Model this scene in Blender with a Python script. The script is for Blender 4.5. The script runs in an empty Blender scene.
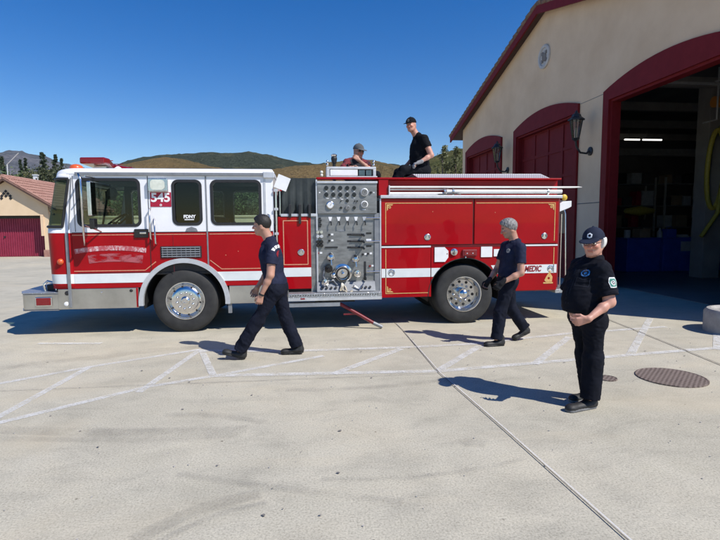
import bpy, bmesh, math, random
import numpy as np
from mathutils import Vector, Matrix, noise as mnoise
random.seed(7)
scene = bpy.context.scene
COL = scene.collection
R = math.radians
PI = math.pi

# ------------------------------------------------------------------ materials
def new_mat(name):
    m = bpy.data.materials.new(name); m.use_nodes = True
    nt = m.node_tree; b = nt.nodes['Principled BSDF']
    return m, nt, b
def N(nt, t, **kw):
    n = nt.nodes.new(t)
    for k, v in kw.items():
        setattr(n, k, v)
    return n
def coords(nt, scale=1.0, kind='Object'):
    tc = N(nt, 'ShaderNodeTexCoord'); mp = N(nt, 'ShaderNodeMapping')
    nt.links.new(tc.outputs[kind], mp.inputs['Vector'])
    s = scale if isinstance(scale, (tuple, list)) else (scale,)*3
    mp.inputs['Scale'].default_value = s
    return mp.outputs['Vector']
def noise_tex(nt, vec, scale, detail=5, rough=.6, dist=0):
    n = N(nt, 'ShaderNodeTexNoise'); nt.links.new(vec, n.inputs['Vector'])
    n.inputs['Scale'].default_value = scale; n.inputs['Detail'].default_value = detail
    n.inputs['Roughness'].default_value = rough; n.inputs['Distortion'].default_value = dist
    return n.outputs['Fac']
def ramp(nt, fac, stops):
    r = N(nt, 'ShaderNodeValToRGB'); nt.links.new(fac, r.inputs['Fac'])
    el = r.color_ramp.elements
    while len(el) < len(stops): el.new(.5)
    for e, (p, c) in zip(el, stops):
        e.position = p; e.color = (*c, 1) if len(c) == 3 else c
    return r.outputs['Color']
def mixc(nt, fac, a, b, mode='MIX'):
    m = N(nt, 'ShaderNodeMix', data_type='RGBA', blend_type=mode)
    if isinstance(fac, (int, float)): m.inputs[0].default_value = fac
    else: nt.links.new(fac, m.inputs[0])
    for sock, v in ((m.inputs[6], a), (m.inputs[7], b)):
        if isinstance(v, (tuple, list)): sock.default_value = (*v, 1) if len(v) == 3 else v
        else: nt.links.new(v, sock)
    return m.outputs[2]
def bump(nt, b, h, strength=.3, dist=.01):
    n = N(nt, 'ShaderNodeBump'); n.inputs['Strength'].default_value = strength
    n.inputs['Distance'].default_value = dist
    nt.links.new(h, n.inputs['Height']); nt.links.new(n.outputs['Normal'], b.inputs['Normal'])
def mottled(name, c1, c2, scale=4, rough=.6, metal=0, bmp=0, bscale=40, coat=0, detail=5, mscale=(1,1,1), spec=.5):
    m, nt, b = new_mat(name)
    v = coords(nt, mscale); f = noise_tex(nt, v, scale, detail)
    nt.links.new(ramp(nt, f, [(.3, c1), (.7, c2)]), b.inputs['Base Color'])
    b.inputs['Roughness'].default_value = rough; b.inputs['Metallic'].default_value = metal
    b.inputs['Coat Weight'].default_value = coat; b.inputs['Coat Roughness'].default_value = .05
    b.inputs['Specular IOR Level'].default_value = spec
    if bmp: bump(nt, b, noise_tex(nt, v, bscale, 4), bmp, .004)
    return m
def scale_c(c, k): return tuple(x*k for x in c)
def paint(name, c, rough=.35, coat=.6, var=.12, metal=0, scale=3):
    return mottled(name, scale_c(c, 1-var), scale_c(c, 1+var), scale, rough, metal, .06, 6, coat)

M = {}
RED = (.355, .001, .006)
def red_paint_mat():
    m, nt, b = new_mat('red_paint')
    v = coords(nt, 1); f = noise_tex(nt, v, 2.2, 6)
    base = ramp(nt, f, [(.3, scale_c(RED, .88)), (.7, scale_c(RED, 1.08))])
    # dust and fine scuffs
    v2 = coords(nt, (1, 1, 5)); f2 = noise_tex(nt, v2, 14, 6, .7)
    dust = ramp(nt, f2, [(.6, (0,0,0)), (.88, (.07,.07,.07))])
    nt.links.new(mixc(nt, dust, base, (.5, .16, .14)), b.inputs['Base Color'])
    b.inputs['Roughness'].default_value = .38
    b.inputs['Coat Weight'].default_value = .28; b.inputs['Coat Roughness'].default_value = .02; b.inputs['Specular IOR Level'].default_value = .12
    bump(nt, b, noise_tex(nt, v, 3.5, 2), .05, .01)
    return m
M['red'] = red_paint_mat()
M['red_dark'] = paint('dark_red_rail', (.17, .004, .012), .45, .3)
M['white'] = paint('white_paint', (.84, .84, .86), .35, .5, .04)
M['stripe'] = mottled('white_stripe', (.66,.7,.7), (.76,.79,.78), 5, .45)
M['gold'] = mottled('gold_leaf', (.62,.36,.12), (.78,.5,.2), 30, .4, .2)
M['pale_gold'] = mottled('worn_gold_line', (.55,.2,.12), (.72,.36,.22), 30, .5, .1)
M['black'] = mottled('black_rubber', (.012,.012,.013), (.022,.022,.023), 10, .55)
M['black_gloss'] = mottled('black_gloss', (.01,.01,.012), (.016,.016,.018), 10, .2)
M['dark_in'] = mottled('dark_interior', (.018,.018,.02), (.04,.04,.042), 6, .7)
M['grey_in'] = mottled('grey_upholstery', (.06,.06,.065), (.1,.1,.105), 20, .85)
M['chrome'] = mottled('chrome', (.60,.60,.60), (.78,.77,.76), 14, .2, 1)
M['alu'] = mottled('brushed_aluminium', (.19,.19,.18), (.36,.36,.34), 4, .5, .7, .1, 60, 0, 6, (1,1,3))
M['alu_matt'] = mottled('matt_aluminium_trim', (.55,.56,.57), (.7,.71,.72), 7, .5, .55)
M['grey_trim'] = mottled('grey_gutter', (.2,.21,.225), (.28,.29,.3), 7, .5, .3)
M['steel'] = mottled('polished_stainless', (.42,.4,.37), (.6,.58,.54), 2.5, .3, .9, .05, 5)
M['tail_red'] = mottled('red_lens', (.17,.002,.006), (.23,.005,.009), 60, .2, 0, .1, 120, .4)
M['amber'] = mottled('amber_lens', (.6,.08,.02), (.7,.13,.03), 40, .3, 0, 0, 40, .3)
M['lens'] = mottled('frosted_lens', (.6,.62,.52), (.78,.8,.7), 12, .15, 0, .1, 60, .5)
M['offwhite'] = mottled('white_card', (.75,.76,.76), (.86,.86,.86), 6, .6)
M['letter_white'] = mottled('white_lettering', (.8,.8,.8), (.88,.88,.88), 6, .5)
M['letter_red'] = mottled('maroon_lettering', (.25,.01,.015), (.3,.015,.02), 6, .5)
M['sign_red'] = mottled('sign_red', (.33,.006,.03), (.42,.01,.04), 6, .5)
M['yellow'] = mottled('yellow_rubber', (.55,.36,.03), (.68,.46,.05), 12, .5)
M['olive_yellow'] = mottled('yellow_hose', (.5,.4,.05), (.66,.55,.09), 20, .5)
M['orange'] = mottled('orange_duct', (.7,.25,.04), (.8,.33,.06), 20, .5)
M['blue'] = mottled('blue_paint', (.03,.07,.42), (.045,.1,.55), 3, .6)
M['iron'] = mottled('black_iron', (.02,.022,.024), (.045,.047,.05), 30, .5, .3)
M['maroon'] = mottled('maroon_paint', (.16,.012,.014), (.20,.017,.02), 5, .6, spec=.15)
M['maroon_door'] = mottled('maroon_door_paint', (.16,.014,.017), (.20,.02,.023), 2, .6, spec=.15)
M['maroon_bright'] = mottled('plum_shutter_paint', (.23,.016,.045), (.3,.028,.065), 3, .55)
M['stucco'] = mottled('tan_stucco', (.72,.52,.335), (.84,.635,.43), .8, .9, 0, .35, 90)
M['cream'] = mottled('cream_stucco', (.7,.53,.34), (.78,.6,.4), 1.5, .9, 0, .3, 60)
M['cream2'] = mottled('pale_wall', (.6,.56,.38), (.7,.66,.46), 1.5, .9, 0, .3, 60)
M['concrete_round'] = mottled('cast_concrete', (.33,.31,.28), (.45,.43,.39), 9, .9, 0, .3, 60)
M['wood'] = mottled('grey_wood', (.1,.085,.07), (.2,.17,.14), 12, .8, 0, .3, 30)
M['leather'] = mottled('black_boot_leather', (.010,.010,.010), (.022,.022,.022), 30, .6, 0, .4, 80)
M['sole'] = mottled('grey_sole', (.12,.12,.12), (.2,.2,.2), 20, .8)
def glass_mat(name, tint, refl=1.0, rough=.02):
    m = bpy.data.materials.new(name); m.use_nodes = True; nt = m.node_tree
    nt.nodes.clear(); out = N(nt, 'ShaderNodeOutputMaterial')
    t = N(nt, 'ShaderNodeBsdfTransparent'); t.inputs['Color'].default_value = (*tint, 1)
    g = N(nt, 'ShaderNodeBsdfGlossy'); g.inputs['Roughness'].default_value = rough
    fr = N(nt, 'ShaderNodeFresnel'); fr.inputs['IOR'].default_value = 1.5
    mul = N(nt, 'ShaderNodeMath', operation='MULTIPLY'); mul.inputs[1].default_value = refl
    nt.links.new(fr.outputs[0], mul.inputs[0])
    mx = N(nt, 'ShaderNodeMixShader'); nt.links.new(mul.outputs[0], mx.inputs[0])
    nt.links.new(t.outputs[0], mx.inputs[1]); nt.links.new(g.outputs[0], mx.inputs[2])
    nt.links.new(mx.outputs[0], out.inputs['Surface'])
    return m
M['glass'] = glass_mat('window_glass', (.62, .7, .66))
M['glass_clear'] = glass_mat('windscreen_glass', (.42, .52, .45), .25)
M['glass_dark'] = glass_mat('tinted_glass', (.13, .14, .14))
M['lamp_glass'] = glass_mat('lamp_glass', (.8, .78, .7), 2.5, .15)

# tyre rubber with a dusty grey cast
M['tyre'] = mottled('tyre_rubber', (.018,.018,.019), (.038,.038,.037), 6, .8, 0, .2, 30)
# diamond plate
def diamond_mat():
    m, nt, b = new_mat('diamond_plate')
    v = coords(nt, 1)
    ch = N(nt, 'ShaderNodeTexVoronoi'); nt.links.new(v, ch.inputs['Vector']); ch.inputs['Scale'].default_value = 34
    r = ramp(nt, ch.outputs['Distance'], [(.1, (1,1,1)), (.4, (0,0,0))])
    nt.links.new(mixc(nt, r, (.42,.43,.44), (.78,.79,.8)), b.inputs['Base Color'])
    b.inputs['Metallic'].default_value = .7; b.inputs['Roughness'].default_value = .38
    bump(nt, b, r, .6, .004)
    return m
M['diamond'] = diamond_mat()
def perforated_mat():
    m, nt, b = new_mat('perforated_hose_cover')
    v = coords(nt, (1, 1, 1))
    w = N(nt, 'ShaderNodeTexWave', wave_type='BANDS', bands_direction='X'); nt.links.new(v, w.inputs['Vector']); w.inputs['Scale'].default_value = 9
    nt.links.new(ramp(nt, w.outputs['Fac'], [(.4, (.72,.73,.75)), (.6, (.5,.51,.53))]), b.inputs['Base Color'])
    b.inputs['Metallic'].default_value = .4; b.inputs['Roughness'].default_value = .45
    bump(nt, b, w.outputs['Fac'], .4, .01)
    return m
M['hose_cover'] = perforated_mat()
def clay_mat():
    m, nt, b = new_mat('clay_tile')
    v = coords(nt, 1)
    f = noise_tex(nt, v, 1.2, 4); f2 = noise_tex(nt, v, 7, 3)
    c = ramp(nt, f2, [(.3, (.24,.11,.085)), (.5, (.36,.185,.14)), (.7, (.45,.27,.21))])
    nt.links.new(mixc(nt, .35, c, ramp(nt, f, [(.3, (.3,.15,.12)), (.7, (.46,.29,.23))])), b.inputs['Base Color'])
    b.inputs['Roughness'].default_value = .9
    return m
M['clay'] = clay_mat()
M['clay_dark'] = mottled('weathered_tile', (.14,.085,.06), (.3,.19,.13), 6, .9, 0, .2, 30)

# ------------------------------------------------------------------ object helpers
def ploc(o):
    v = Vector((0,0,0))
    while o is not None:
        v += o.location; o = o.parent
    return v
def tagp(o, label=None, cat=None, group=None, kind=None):
    if label: o['label'] = label
    if cat: o['category'] = cat
    if group: o['group'] = group
    if kind: o['kind'] = kind
    return o
def empty(name, loc, label, cat, group=None):
    o = bpy.data.objects.new(name, None); COL.objects.link(o); o.location = loc
    o.empty_display_size = .2
    return tagp(o, label, cat, group)
def link_mesh(name, me, mat, parent=None, bevel=0, smooth=False, label=None):
    """me holds WORLD coordinates; stored relative to the parent"""
    if parent is not None:
        me.transform(Matrix.Translation(-ploc(parent)))
    o = bpy.data.objects.new(name, me); COL.objects.link(o)
    mats = mat if isinstance(mat, (list, tuple)) else [mat]
    if not me.materials:
        for m in mats: me.materials.append(m)
    if parent is not None: o.parent = parent
    if smooth:
        for p in me.polygons: p.use_smooth = True
    if bevel:
        b = o.modifiers.new('bevel', 'BEVEL'); b.width = bevel; b.segments = 2
        b.limit_method = 'ANGLE'; b.angle_limit = R(40)
        b.harden_normals = True if False else False
    if label: o['label'] = label
    return o
class MB:
    def __init__(s): s.bm = bmesh.new(); s.mi = 0; s.sm = False
    def _fin(s, n0):
        s.bm.faces.ensure_lookup_table()
        for f in s.bm.faces[n0:]:
            f.material_index = s.mi; f.smooth = s.sm
        return s
    def box(s, x0, x1, y0, y1, z0, z1, rot=None, piv=None):
        n0 = len(s.bm.faces)
        vs = [s.bm.verts.new((x, y, z)) for x in (x0, x1) for y in (y0, y1) for z in (z0, z1)]
        for q in ((0,1,3,2), (4,6,7,5), (0,4,5,1), (2,3,7,6), (0,2,6,4), (1,5,7,3)):
            s.bm.faces.new([vs[i] for i in q])
        if rot is not None:
            c = Vector(piv) if piv else Vector(((x0+x1)/2, (y0+y1)/2, (z0+z1)/2))
            for v in vs: v.co = c + rot @ (v.co - c)
        return s._fin(n0)
    def tube(s, pts, r, n=10, caps=True, r_end=None):
        n0 = len(s.bm.faces)
        pts = [Vector(p) for p in pts]; rings = []
        up = None
        for i, p in enumerate(pts):
            if i == 0: t = pts[1]-p
            elif i == len(pts)-1: t = p-pts[i-1]
            else: t = (pts[i+1]-p).normalized() + (p-pts[i-1]).normalized()
            t.normalize()
            if up is None:
                a = Vector((0,0,1)) if abs(t.z) < .9 else Vector((1,0,0))
                up = t.cross(a).normalized()
            else:
                up = (up - t*up.dot(t)).normalized()
            w = t.cross(up)
            rr = r if r_end is None else r + (r_end-r)*i/(len(pts)-1)
            if isinstance(r, (list, tuple)): rr = r[i]
            rings.append([s.bm.verts.new(p + (up*math.cos(2*PI*k/n) + w*math.sin(2*PI*k/n))*rr) for k in range(n)])
        for a, b in zip(rings, rings[1:]):
            for k in range(n):
                s.bm.faces.new((a[k], a[(k+1)%n], b[(k+1)%n], b[k]))
        if caps:
            s.bm.faces.new(rings[0][::-1]); s.bm.faces.new(rings[-1])
        return s._fin(n0)
    def lathe(s, c, axis, prof, n=32):
        """prof: (along axis, radius)"""
        n0 = len(s.bm.faces)
        c = Vector(c); ax = Vector(axis).normalized()
        a = Vector((0,0,1)) if abs(ax.z) < .9 else Vector((1,0,0))
        u = ax.cross(a).normalized(); w = ax.cross(u)
        rings = []
        for h, r in prof:
            if r < 1e-5: rings.append([s.bm.verts.new(c+ax*h)])
            else: rings.append([s.bm.verts.new(c+ax*h+(u*math.cos(2*PI*k/n)+w*math.sin(2*PI*k/n))*r) for k in range(n)])
        for A, B in zip(rings, rings[1:]):
            for k in range(n):
                k2 = (k+1) % n
                if len(A) == 1 and len(B) == 1: break
                if len(A) == 1: s.bm.faces.new((A[0], B[k2], B[k]))
                elif len(B) == 1: s.bm.faces.new((A[k], A[k2], B[0]))
                else: s.bm.faces.new((A[k], A[k2], B[k2], B[k]))
        return s._fin(n0)
    def prism(s, poly, y0, y1):
        """poly in XZ, extruded along Y"""
        n0 = len(s.bm.faces)
        A = [s.bm.verts.new((x, y0, z)) for x, z in poly]
        B = [s.bm.verts.new((x, y1, z)) for x, z in poly]
        s.bm.faces.new(A); s.bm.faces.new(B[::-1])
        m = len(poly)
        for i in range(m):
            s.bm.faces.new((A[i], B[i], B[(i+1)%m], A[(i+1)%m]))
        return s._fin(n0)
    def prismx(s, poly, x0, x1):
        """poly in YZ, extruded along X"""
        n0 = len(s.bm.faces)
        A = [s.bm.verts.new((x0, y, z)) for y, z in poly]
        B = [s.bm.verts.new((x1, y, z)) for y, z in poly]
        s.bm.faces.new(A); s.bm.faces.new(B[::-1])
        m = len(poly)
        for i in range(m):
            s.bm.faces.new((A[i], B[i], B[(i+1)%m], A[(i+1)%m]))
        return s._fin(n0)
    def prismz(s, poly, z0, z1):
        n0 = len(s.bm.faces)
        A = [s.bm.verts.new((x, y, z0)) for x, y in poly]
        B = [s.bm.verts.new((x, y, z1)) for x, y in poly]
        s.bm.faces.new(A); s.bm.faces.new(B[::-1])
        m = len(poly)
        for i in range(m):
            s.bm.faces.new((A[i], B[i], B[(i+1)%m], A[(i+1)%m]))
        return s._fin(n0)
    def face(s, pts):
        n0 = len(s.bm.faces)
        s.bm.faces.new([s.bm.verts.new(p) for p in pts]); return s._fin(n0)
    def build(s, name, mat, parent=None, bevel=0, label=None, smooth=None, norm=True):
        if norm: bmesh.ops.recalc_face_normals(s.bm, faces=s.bm.faces[:])
        me = bpy.data.meshes.new(name); s.bm.to_mesh(me); s.bm.free()
        o = link_mesh(name, me, mat, parent, bevel, False, label)
        if smooth:
            for p in me.polygons: p.use_smooth = True
            if hasattr(me, 'set_sharp_from_angle'): me.set_sharp_from_angle(angle=R(smooth if smooth is not True else 40))
        return o
def box(name, mat, parent, x0, x1, y0, y1, z0, z1, bevel=.004, label=None, rot=None):
    return MB().box(x0, x1, y0, y1, z0, z1, rot).build(name, mat, parent, bevel, label)

def rrect(x0, x1, z0, z1, r, n=6):
    pts = []
    for cx, cz, a0 in ((x1-r, z0+r, -90), (x1-r, z1-r, 0), (x0+r, z1-r, 90), (x0+r, z0+r, 180)):
        for k in range(n+1):
            a = R(a0 + 90*k/n); pts.append((cx+r*math.cos(a), cz+r*math.sin(a)))
    return pts
def circ(cx, cz, r, n=28, a0=0, a1=360):
    m = n if a1-a0 == 360 else n+1
    return [(cx+r*math.cos(R(a0+(a1-a0)*k/n)), cz+r*math.sin(R(a0+(a1-a0)*k/n))) for k in range(m)]
def plate(name, mat, parent, outers, y, t, holes=(), bevel=0, label=None, axis='Y', build=True):
    """flat panel in the XZ plane with true holes. Front face at y, going back t (axis Y), polygons in (x,z)."""
    cu = bpy.data.curves.new(name, 'CURVE'); cu.dimensions = '2D'; cu.fill_mode = 'BOTH'
    cu.extrude = t/2
    if not outers or not isinstance(outers[0][0], (list, tuple)): outers = [outers]
    for poly in list(outers) + list(holes):
        sp = cu.splines.new('POLY'); sp.points.add(len(poly)-1)
        for p, q in zip(sp.points, poly): p.co = (q[0], q[1], 0, 1)
        sp.use_cyclic_u = True
    tmp = bpy.data.objects.new('tmp', cu); COL.objects.link(tmp)
    dg = bpy.context.evaluated_depsgraph_get()
    me = bpy.data.meshes.new_from_object(tmp.evaluated_get(dg))
    bpy.data.objects.remove(tmp)
    if axis == 'Y':   # (x,y,z)->(x, y + t/2 - z, y)
        mt = Matrix(((1,0,0,0),(0,0,-1,y+t/2),(0,1,0,0),(0,0,0,1)))
    else:             # polygons in (Y,Z); face toward -X; front face at x=y
        mt = Matrix(((0,0,1,y+t/2),(1,0,0,0),(0,1,0,0),(0,0,0,1)))
    me.transform(mt); me.materials.clear()
    return link_mesh(name, me, mat, parent, bevel, False, label)
def text(name, body, mat, parent, x, y, z, size, width=None, shear=0, extr=.002, bold=.0, align='CENTER', label=None, mtx=None):
    cu = bpy.data.curves.new(name, 'FONT'); cu.body = body; cu.size = size; cu.align_x = align
    cu.align_y = 'CENTER'; cu.extrude = extr; cu.shear = shear; cu.offset = bold
    tmp = bpy.data.objects.new('tmp', cu); COL.objects.link(tmp)
    dg = bpy.context.evaluated_depsgraph_get()
    me = bpy.data.meshes.new_from_object(tmp.evaluated_get(dg)); bpy.data.objects.remove(tmp)
    sx = 1
    if width:
        xs = [v.co.x for v in me.vertices]; sx = width/(max(xs)-min(xs))
    me.transform(Matrix.Diagonal((sx, 1, 1, 1)))
    if mtx is None: me.transform(Matrix(((1,0,0,x),(0,0,-1,y),(0,1,0,z),(0,0,0,1))))
    else: me.transform(mtx)
    me.materials.clear()
    return link_mesh(name, me, mat, parent, 0, False, label)
def copy_tree(o, parent=None, loc=None):
    c = o.copy(); COL.objects.link(c); c.parent = parent
    if loc is not None: c.location = loc
    for ch in list(o.children): copy_tree(ch, c)
    return c
# ------------------------------------------------------------------ signed-distance modelling for people
class SDF:
    def __init__(s, lo, hi, h):
        s.h = h; s.lo = np.array(lo, float)
        s.n = np.ceil((np.array(hi)-s.lo)/h).astype(int)+1
        s.f = np.full(s.n, 1.0, np.float32)
        s.ax = [s.lo[i]+h*np.arange(s.n[i]) for i in range(3)]
    def sub(s, lo, hi):
        i0 = np.maximum(0, np.floor((np.array(lo)-s.lo)/s.h).astype(int)); i1 = np.minimum(s.n, np.ceil((np.array(hi)-s.lo)/s.h).astype(int)+1)
        sl = tuple(slice(a, max(a, b)) for a, b in zip(i0, i1))
        X, Y, Z = np.meshgrid(s.ax[0][sl[0]], s.ax[1][sl[1]], s.ax[2][sl[2]], indexing='ij')
        return sl, np.stack([X, Y, Z], -1)
    def merge(s, sl, d, k):
        a = s.f[sl]
        if k < 0:                       # carve
            k = -k; b = -d
            hh = np.clip(.5-.5*(b-a)/k, 0, 1); s.f[sl] = a*(1-0)+0 if False else (b*(1-hh)+a*hh + k*hh*(1-hh)) if False else np.maximum(a, b)
            return
        hh = np.clip(.5+.5*(a-d)/k, 0, 1)
        s.f[sl] = a*(1-hh)+d*hh-k*hh*(1-hh)
    rs = 1.0
    def cap(s, a, b, ra, rb, k=.02, flat=False, squash=None):
        ra, rb = ra*s.rs, rb*s.rs
        a = np.array(a, float); b = np.array(b, float); m = max(ra, rb)+k+.02
        if squash is not None: m *= 1.6
        sl, P = s.sub(np.minimum(a, b)-m, np.maximum(a, b)+m)
        if P.size == 0: return s
        ab = b-a; L2 = ab@ab+1e-12
        t = np.clip(((P-a)@ab)/L2, 0, 1)
        q = P-a-t[..., None]*ab
        if squash is not None:          # squash=(axis, factor): radius along axis scaled
            axv, fac = squash; axv = np.array(axv, float); axv /= np.linalg.norm(axv)
            c = q@axv; q = q + (c*(1/fac-1))[..., None]*axv
        d = np.sqrt((q*q).sum(-1)) - (ra+(rb-ra)*t)
        if flat:
            L = math.sqrt(L2); d = np.maximum(d, ((P-a)@(ab/L))-L)
        s.merge(sl, d, k); return s
    def ell(s, c, r, ax=None, k=.02, clip=None):
        c = np.array(c, float); r = np.array(r, float)*s.rs; m = r.max()+k+.02
        sl, P = s.sub(c-m, c+m)
        if P.size == 0: return s
        q = P-c
        if ax is not None: q = np.stack([q@np.array(a) for a in ax], -1)
        k0 = np.sqrt(((q/r)**2).sum(-1)); k1 = np.sqrt(((q/(r*r))**2).sum(-1))+1e-9
        d = k0*(k0-1)/k1
        if clip is not None:
            for n, o in clip:
                n = np.array(n, float); n /= np.linalg.norm(n); d = np.maximum(d, (P@n)-float(np.array(o)@n) if not np.isscalar(o) else (P@n)-o)
        s.merge(sl, d.astype(np.float32), k); return s
    def cut(s, n, o):
        """keep the side where (p-o).n < 0"""
        n = np.array(n, float); n /= np.linalg.norm(n)
        X, Y, Z = np.meshgrid(*s.ax, indexing='ij')
        s.f = np.maximum(s.f, (X*n[0]+Y*n[1]+Z*n[2]-float(np.array(o)@n)).astype(np.float32)); return s
    def wrinkle(s, amp, f, seed=0, zs=1.0):
        X, Y, Z = np.meshgrid(*s.ax, indexing='ij')
        rs = np.random.RandomState(seed); w = np.zeros_like(s.f)
        for i in range(5):
            k = rs.normal(size=3)*f*(1+.4*i); k[2] *= zs
            ph = rs.uniform(0, 6.28, 3)
            w += np.sin(X*k[0]+Y*k[1]+Z*k[2]+ph[0]+1.3*np.sin(X*k[1]*.6+Z*k[0]*.6*zs+ph[1]))/(1+.5*i)
        w = 1-np.abs(w)*.8           # soft ridges
        m = np.clip(.5+.5*np.sin(X*f*.21+Y*f*.17+Z*f*.24+seed), 0, 1)
        s.f -= (amp*.45*w*(.35+.65*m)).astype(np.float32); return s
    def mesh(s, name):
        f = s.f; f = np.pad(f, 1, constant_values=1.0); lo = s.lo-s.h
        sg = f < 0
        nx, ny, nz = f.shape
        off = [(i, j, k) for i in (0,1) for j in (0,1) for k in (0,1)]
        cnt = np.zeros((nx-1, ny-1, nz-1), np.int8)
        for i, j, k in off: cnt += sg[i:nx-1+i, j:ny-1+j, k:nz-1+k]
        act = (cnt > 0) & (cnt < 8)
        ci = np.argwhere(act)
        idx = np.full(act.shape, -1, np.int64); idx[act] = np.arange(len(ci))
        pos = np.zeros((len(ci), 3)); w = np.zeros(len(ci))
        for a in off:
            for d in range(3):
                if a[d]: continue
                b = list(a); b[d] = 1
                fa = f[ci[:,0]+a[0], ci[:,1]+a[1], ci[:,2]+a[2]]; fb = f[ci[:,0]+b[0], ci[:,1]+b[1], ci[:,2]+b[2]]
                mk = (fa < 0) != (fb < 0)
                t = np.where(mk, fa/np.where(fa == fb, 1, fa-fb), 0)
                p = np.array(a, float)[None].repeat(len(ci), 0); p[:, d] += t
                pos[mk] += p[mk]; w[mk] += 1
        pos = (pos/w[:, None]+ci)*s.h+lo
        faces = []
        for d in range(3):
            e1, e2 = (d+1) % 3, (d+2) % 3
            A = sg; sl0 = [slice(None)]*3; sl1 = [slice(None)]*3
            sl0[d] = slice(0, -1); sl1[d] = slice(1, None)
            ch = A[tuple(sl0)] != A[tuple(sl1)]
            pts = np.argwhere(ch)
            pts = pts[(pts[:, e1] > 0) & (pts[:, e2] > 0) & (pts[:, e1] < f.shape[e1]-1) & (pts[:, e2] < f.shape[e2]-1)]
            ins = A[pts[:,0], pts[:,1], pts[:,2]]
            def g(o1, o2):
                q = pts.copy(); q[:, e1] -= o1; q[:, e2] -= o2
                return idx[q[:,0], q[:,1], q[:,2]]
            Q = np.stack([g(1,1), g(0,1), g(0,0), g(1,0)], -1)
            Q[~ins] = Q[~ins][:, ::-1]
            faces.append(Q)
        F = np.concatenate(faces); F = F[(F >= 0).all(1)]
        me = bpy.data.meshes.new(name)
        me.vertices.add(len(pos)); me.vertices.foreach_set('co', pos.astype(np.float32).ravel())
        me.loops.add(len(F)*4); me.loops.foreach_set('vertex_index', F.astype(np.int32).ravel())
        me.polygons.add(len(F)); me.polygons.foreach_set('loop_start', np.arange(0, len(F)*4, 4, dtype=np.int32))
        me.polygons.foreach_set('use_smooth', np.ones(len(F), bool))
        me.update(calc_edges=True); me.validate()
        return me

def fabric(name, c, sc=1.0):
    m, nt, b = new_mat(name)
    v = coords(nt, 1); f = noise_tex(nt, v, 7, 5)
    nt.links.new(ramp(nt, f, [(.3, scale_c(c, .75)), (.7, scale_c(c, 1.3))]), b.inputs['Base Color'])
    b.inputs['Roughness'].default_value = .85; b.inputs['Specular IOR Level'].default_value = .12
    b.inputs['Sheen Weight'].default_value = 0
    bump(nt, b, noise_tex(nt, v, 260, 2), .15, .002)
    return m
M['navy'] = fabric('navy_cotton', (.019,.023,.047))
M['navy_trouser'] = fabric('navy_trousers', (.009,.011,.02))
M['uniform'] = fabric('dark_uniform', (.007,.008,.013))
M['black_cloth'] = fabric('black_cloth', (.008,.009,.012))
M['plaid_red'] = fabric('red_plaid', (.22,.02,.03))
M['navy_cap'] = fabric('navy_cap_cloth', (.02,.025,.045))
M['glove_grey'] = fabric('grey_glove', (.3,.3,.3))
M['glove_black'] = fabric('black_glove', (.02,.02,.022))
def hair_mat(name, a, b_):
    return mottled(name, a, b_, 60, .6, 0, .6, 120, 0, 6, (1,1,.5))
M['hair_dark'] = hair_mat('dark_hair', (.008,.007,.006), (.02,.016,.013))
M['hair_grey'] = hair_mat('grey_hair', (.07,.068,.065), (.34,.33,.32))
M['hair_white'] = hair_mat('white_hair', (.55,.53,.5), (.8,.78,.74))
def skin_mat(name):
    m, nt, b = new_mat(name)
    a = N(nt, 'ShaderNodeVertexColor'); a.layer_name = 'Col'
    v = coords(nt, 1); f = noise_tex(nt, v, 22, 4)
    nt.links.new(mixc(nt, .35, a.outputs['Color'], ramp(nt, f, [(.3, (.7,.6,.55)), (.7, (1,1,1))]), 'MULTIPLY'), b.inputs['Base Color'])
    b.inputs['Roughness'].default_value = .5
    b.inputs['Subsurface Weight'].default_value = 0
    bump(nt, b, noise_tex(nt, v, 90, 3), .15, .002)
    return m
M['skin'] = skin_mat('skin')

def nrm(v):
    v = np.array(v, float); return v/np.linalg.norm(v)
def A(*v): return np.array(v, float)
def hand(S, wr, d, palm, side, curl=.5, size=1.0, thumb_out=.6, k=.003):
    """d: direction wrist->fingers, palm: palm normal, side: direction of the thumb"""
    d = nrm(d); palm = nrm(palm - d*(np.array(palm)@d)); side = nrm(np.array(side) - d*(np.array(side)@d) - palm*(np.array(side)@palm))
    L = .088*size
    lens = (.074, .082, .076, .06); offs = (.031, .0105, -.0105, -.030)
    for i in range(4):
        kb = wr + d*(L*(1-.03*abs(i-1))) + side*offs[i]*size
        S.cap(wr + side*offs[i]*.55*size, kb, .017*size, .0125*size, .012)
        p = kb; a = .15
        for j, fr in enumerate((.45, .32, .23)):
            a += curl*(1.0, 1.15, .8)[j]*(1+.12*i)
            dd = d*math.cos(a)+palm*math.sin(a)+side*(.06*(1.2-i))
            q = p + nrm(dd)*lens[i]*fr*size*1.05
            S.cap(p, q, (.0094, .0088, .008)[j]*size, (.0088, .008, .0072)[j]*size, k); p = q
    p = wr + d*.02*size + side*.02*size
    q = p + nrm(d*.7+side*(.6+thumb_out*.3)+palm*.35)*.042*size
    S.cap(p, q, .016*size, .012*size, .01)
    r_ = q + nrm(d*.95+side*.15+palm*(.3+curl*.5))*.034*size
    S.cap(q, r_, .0115*size, .0098*size, k)
    S.cap(r_, r_ + nrm(d*.9-side*.15+palm*(.5+curl*.6))*.026*size, .0098*size, .008*size, k)
HS = 1.07
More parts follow.
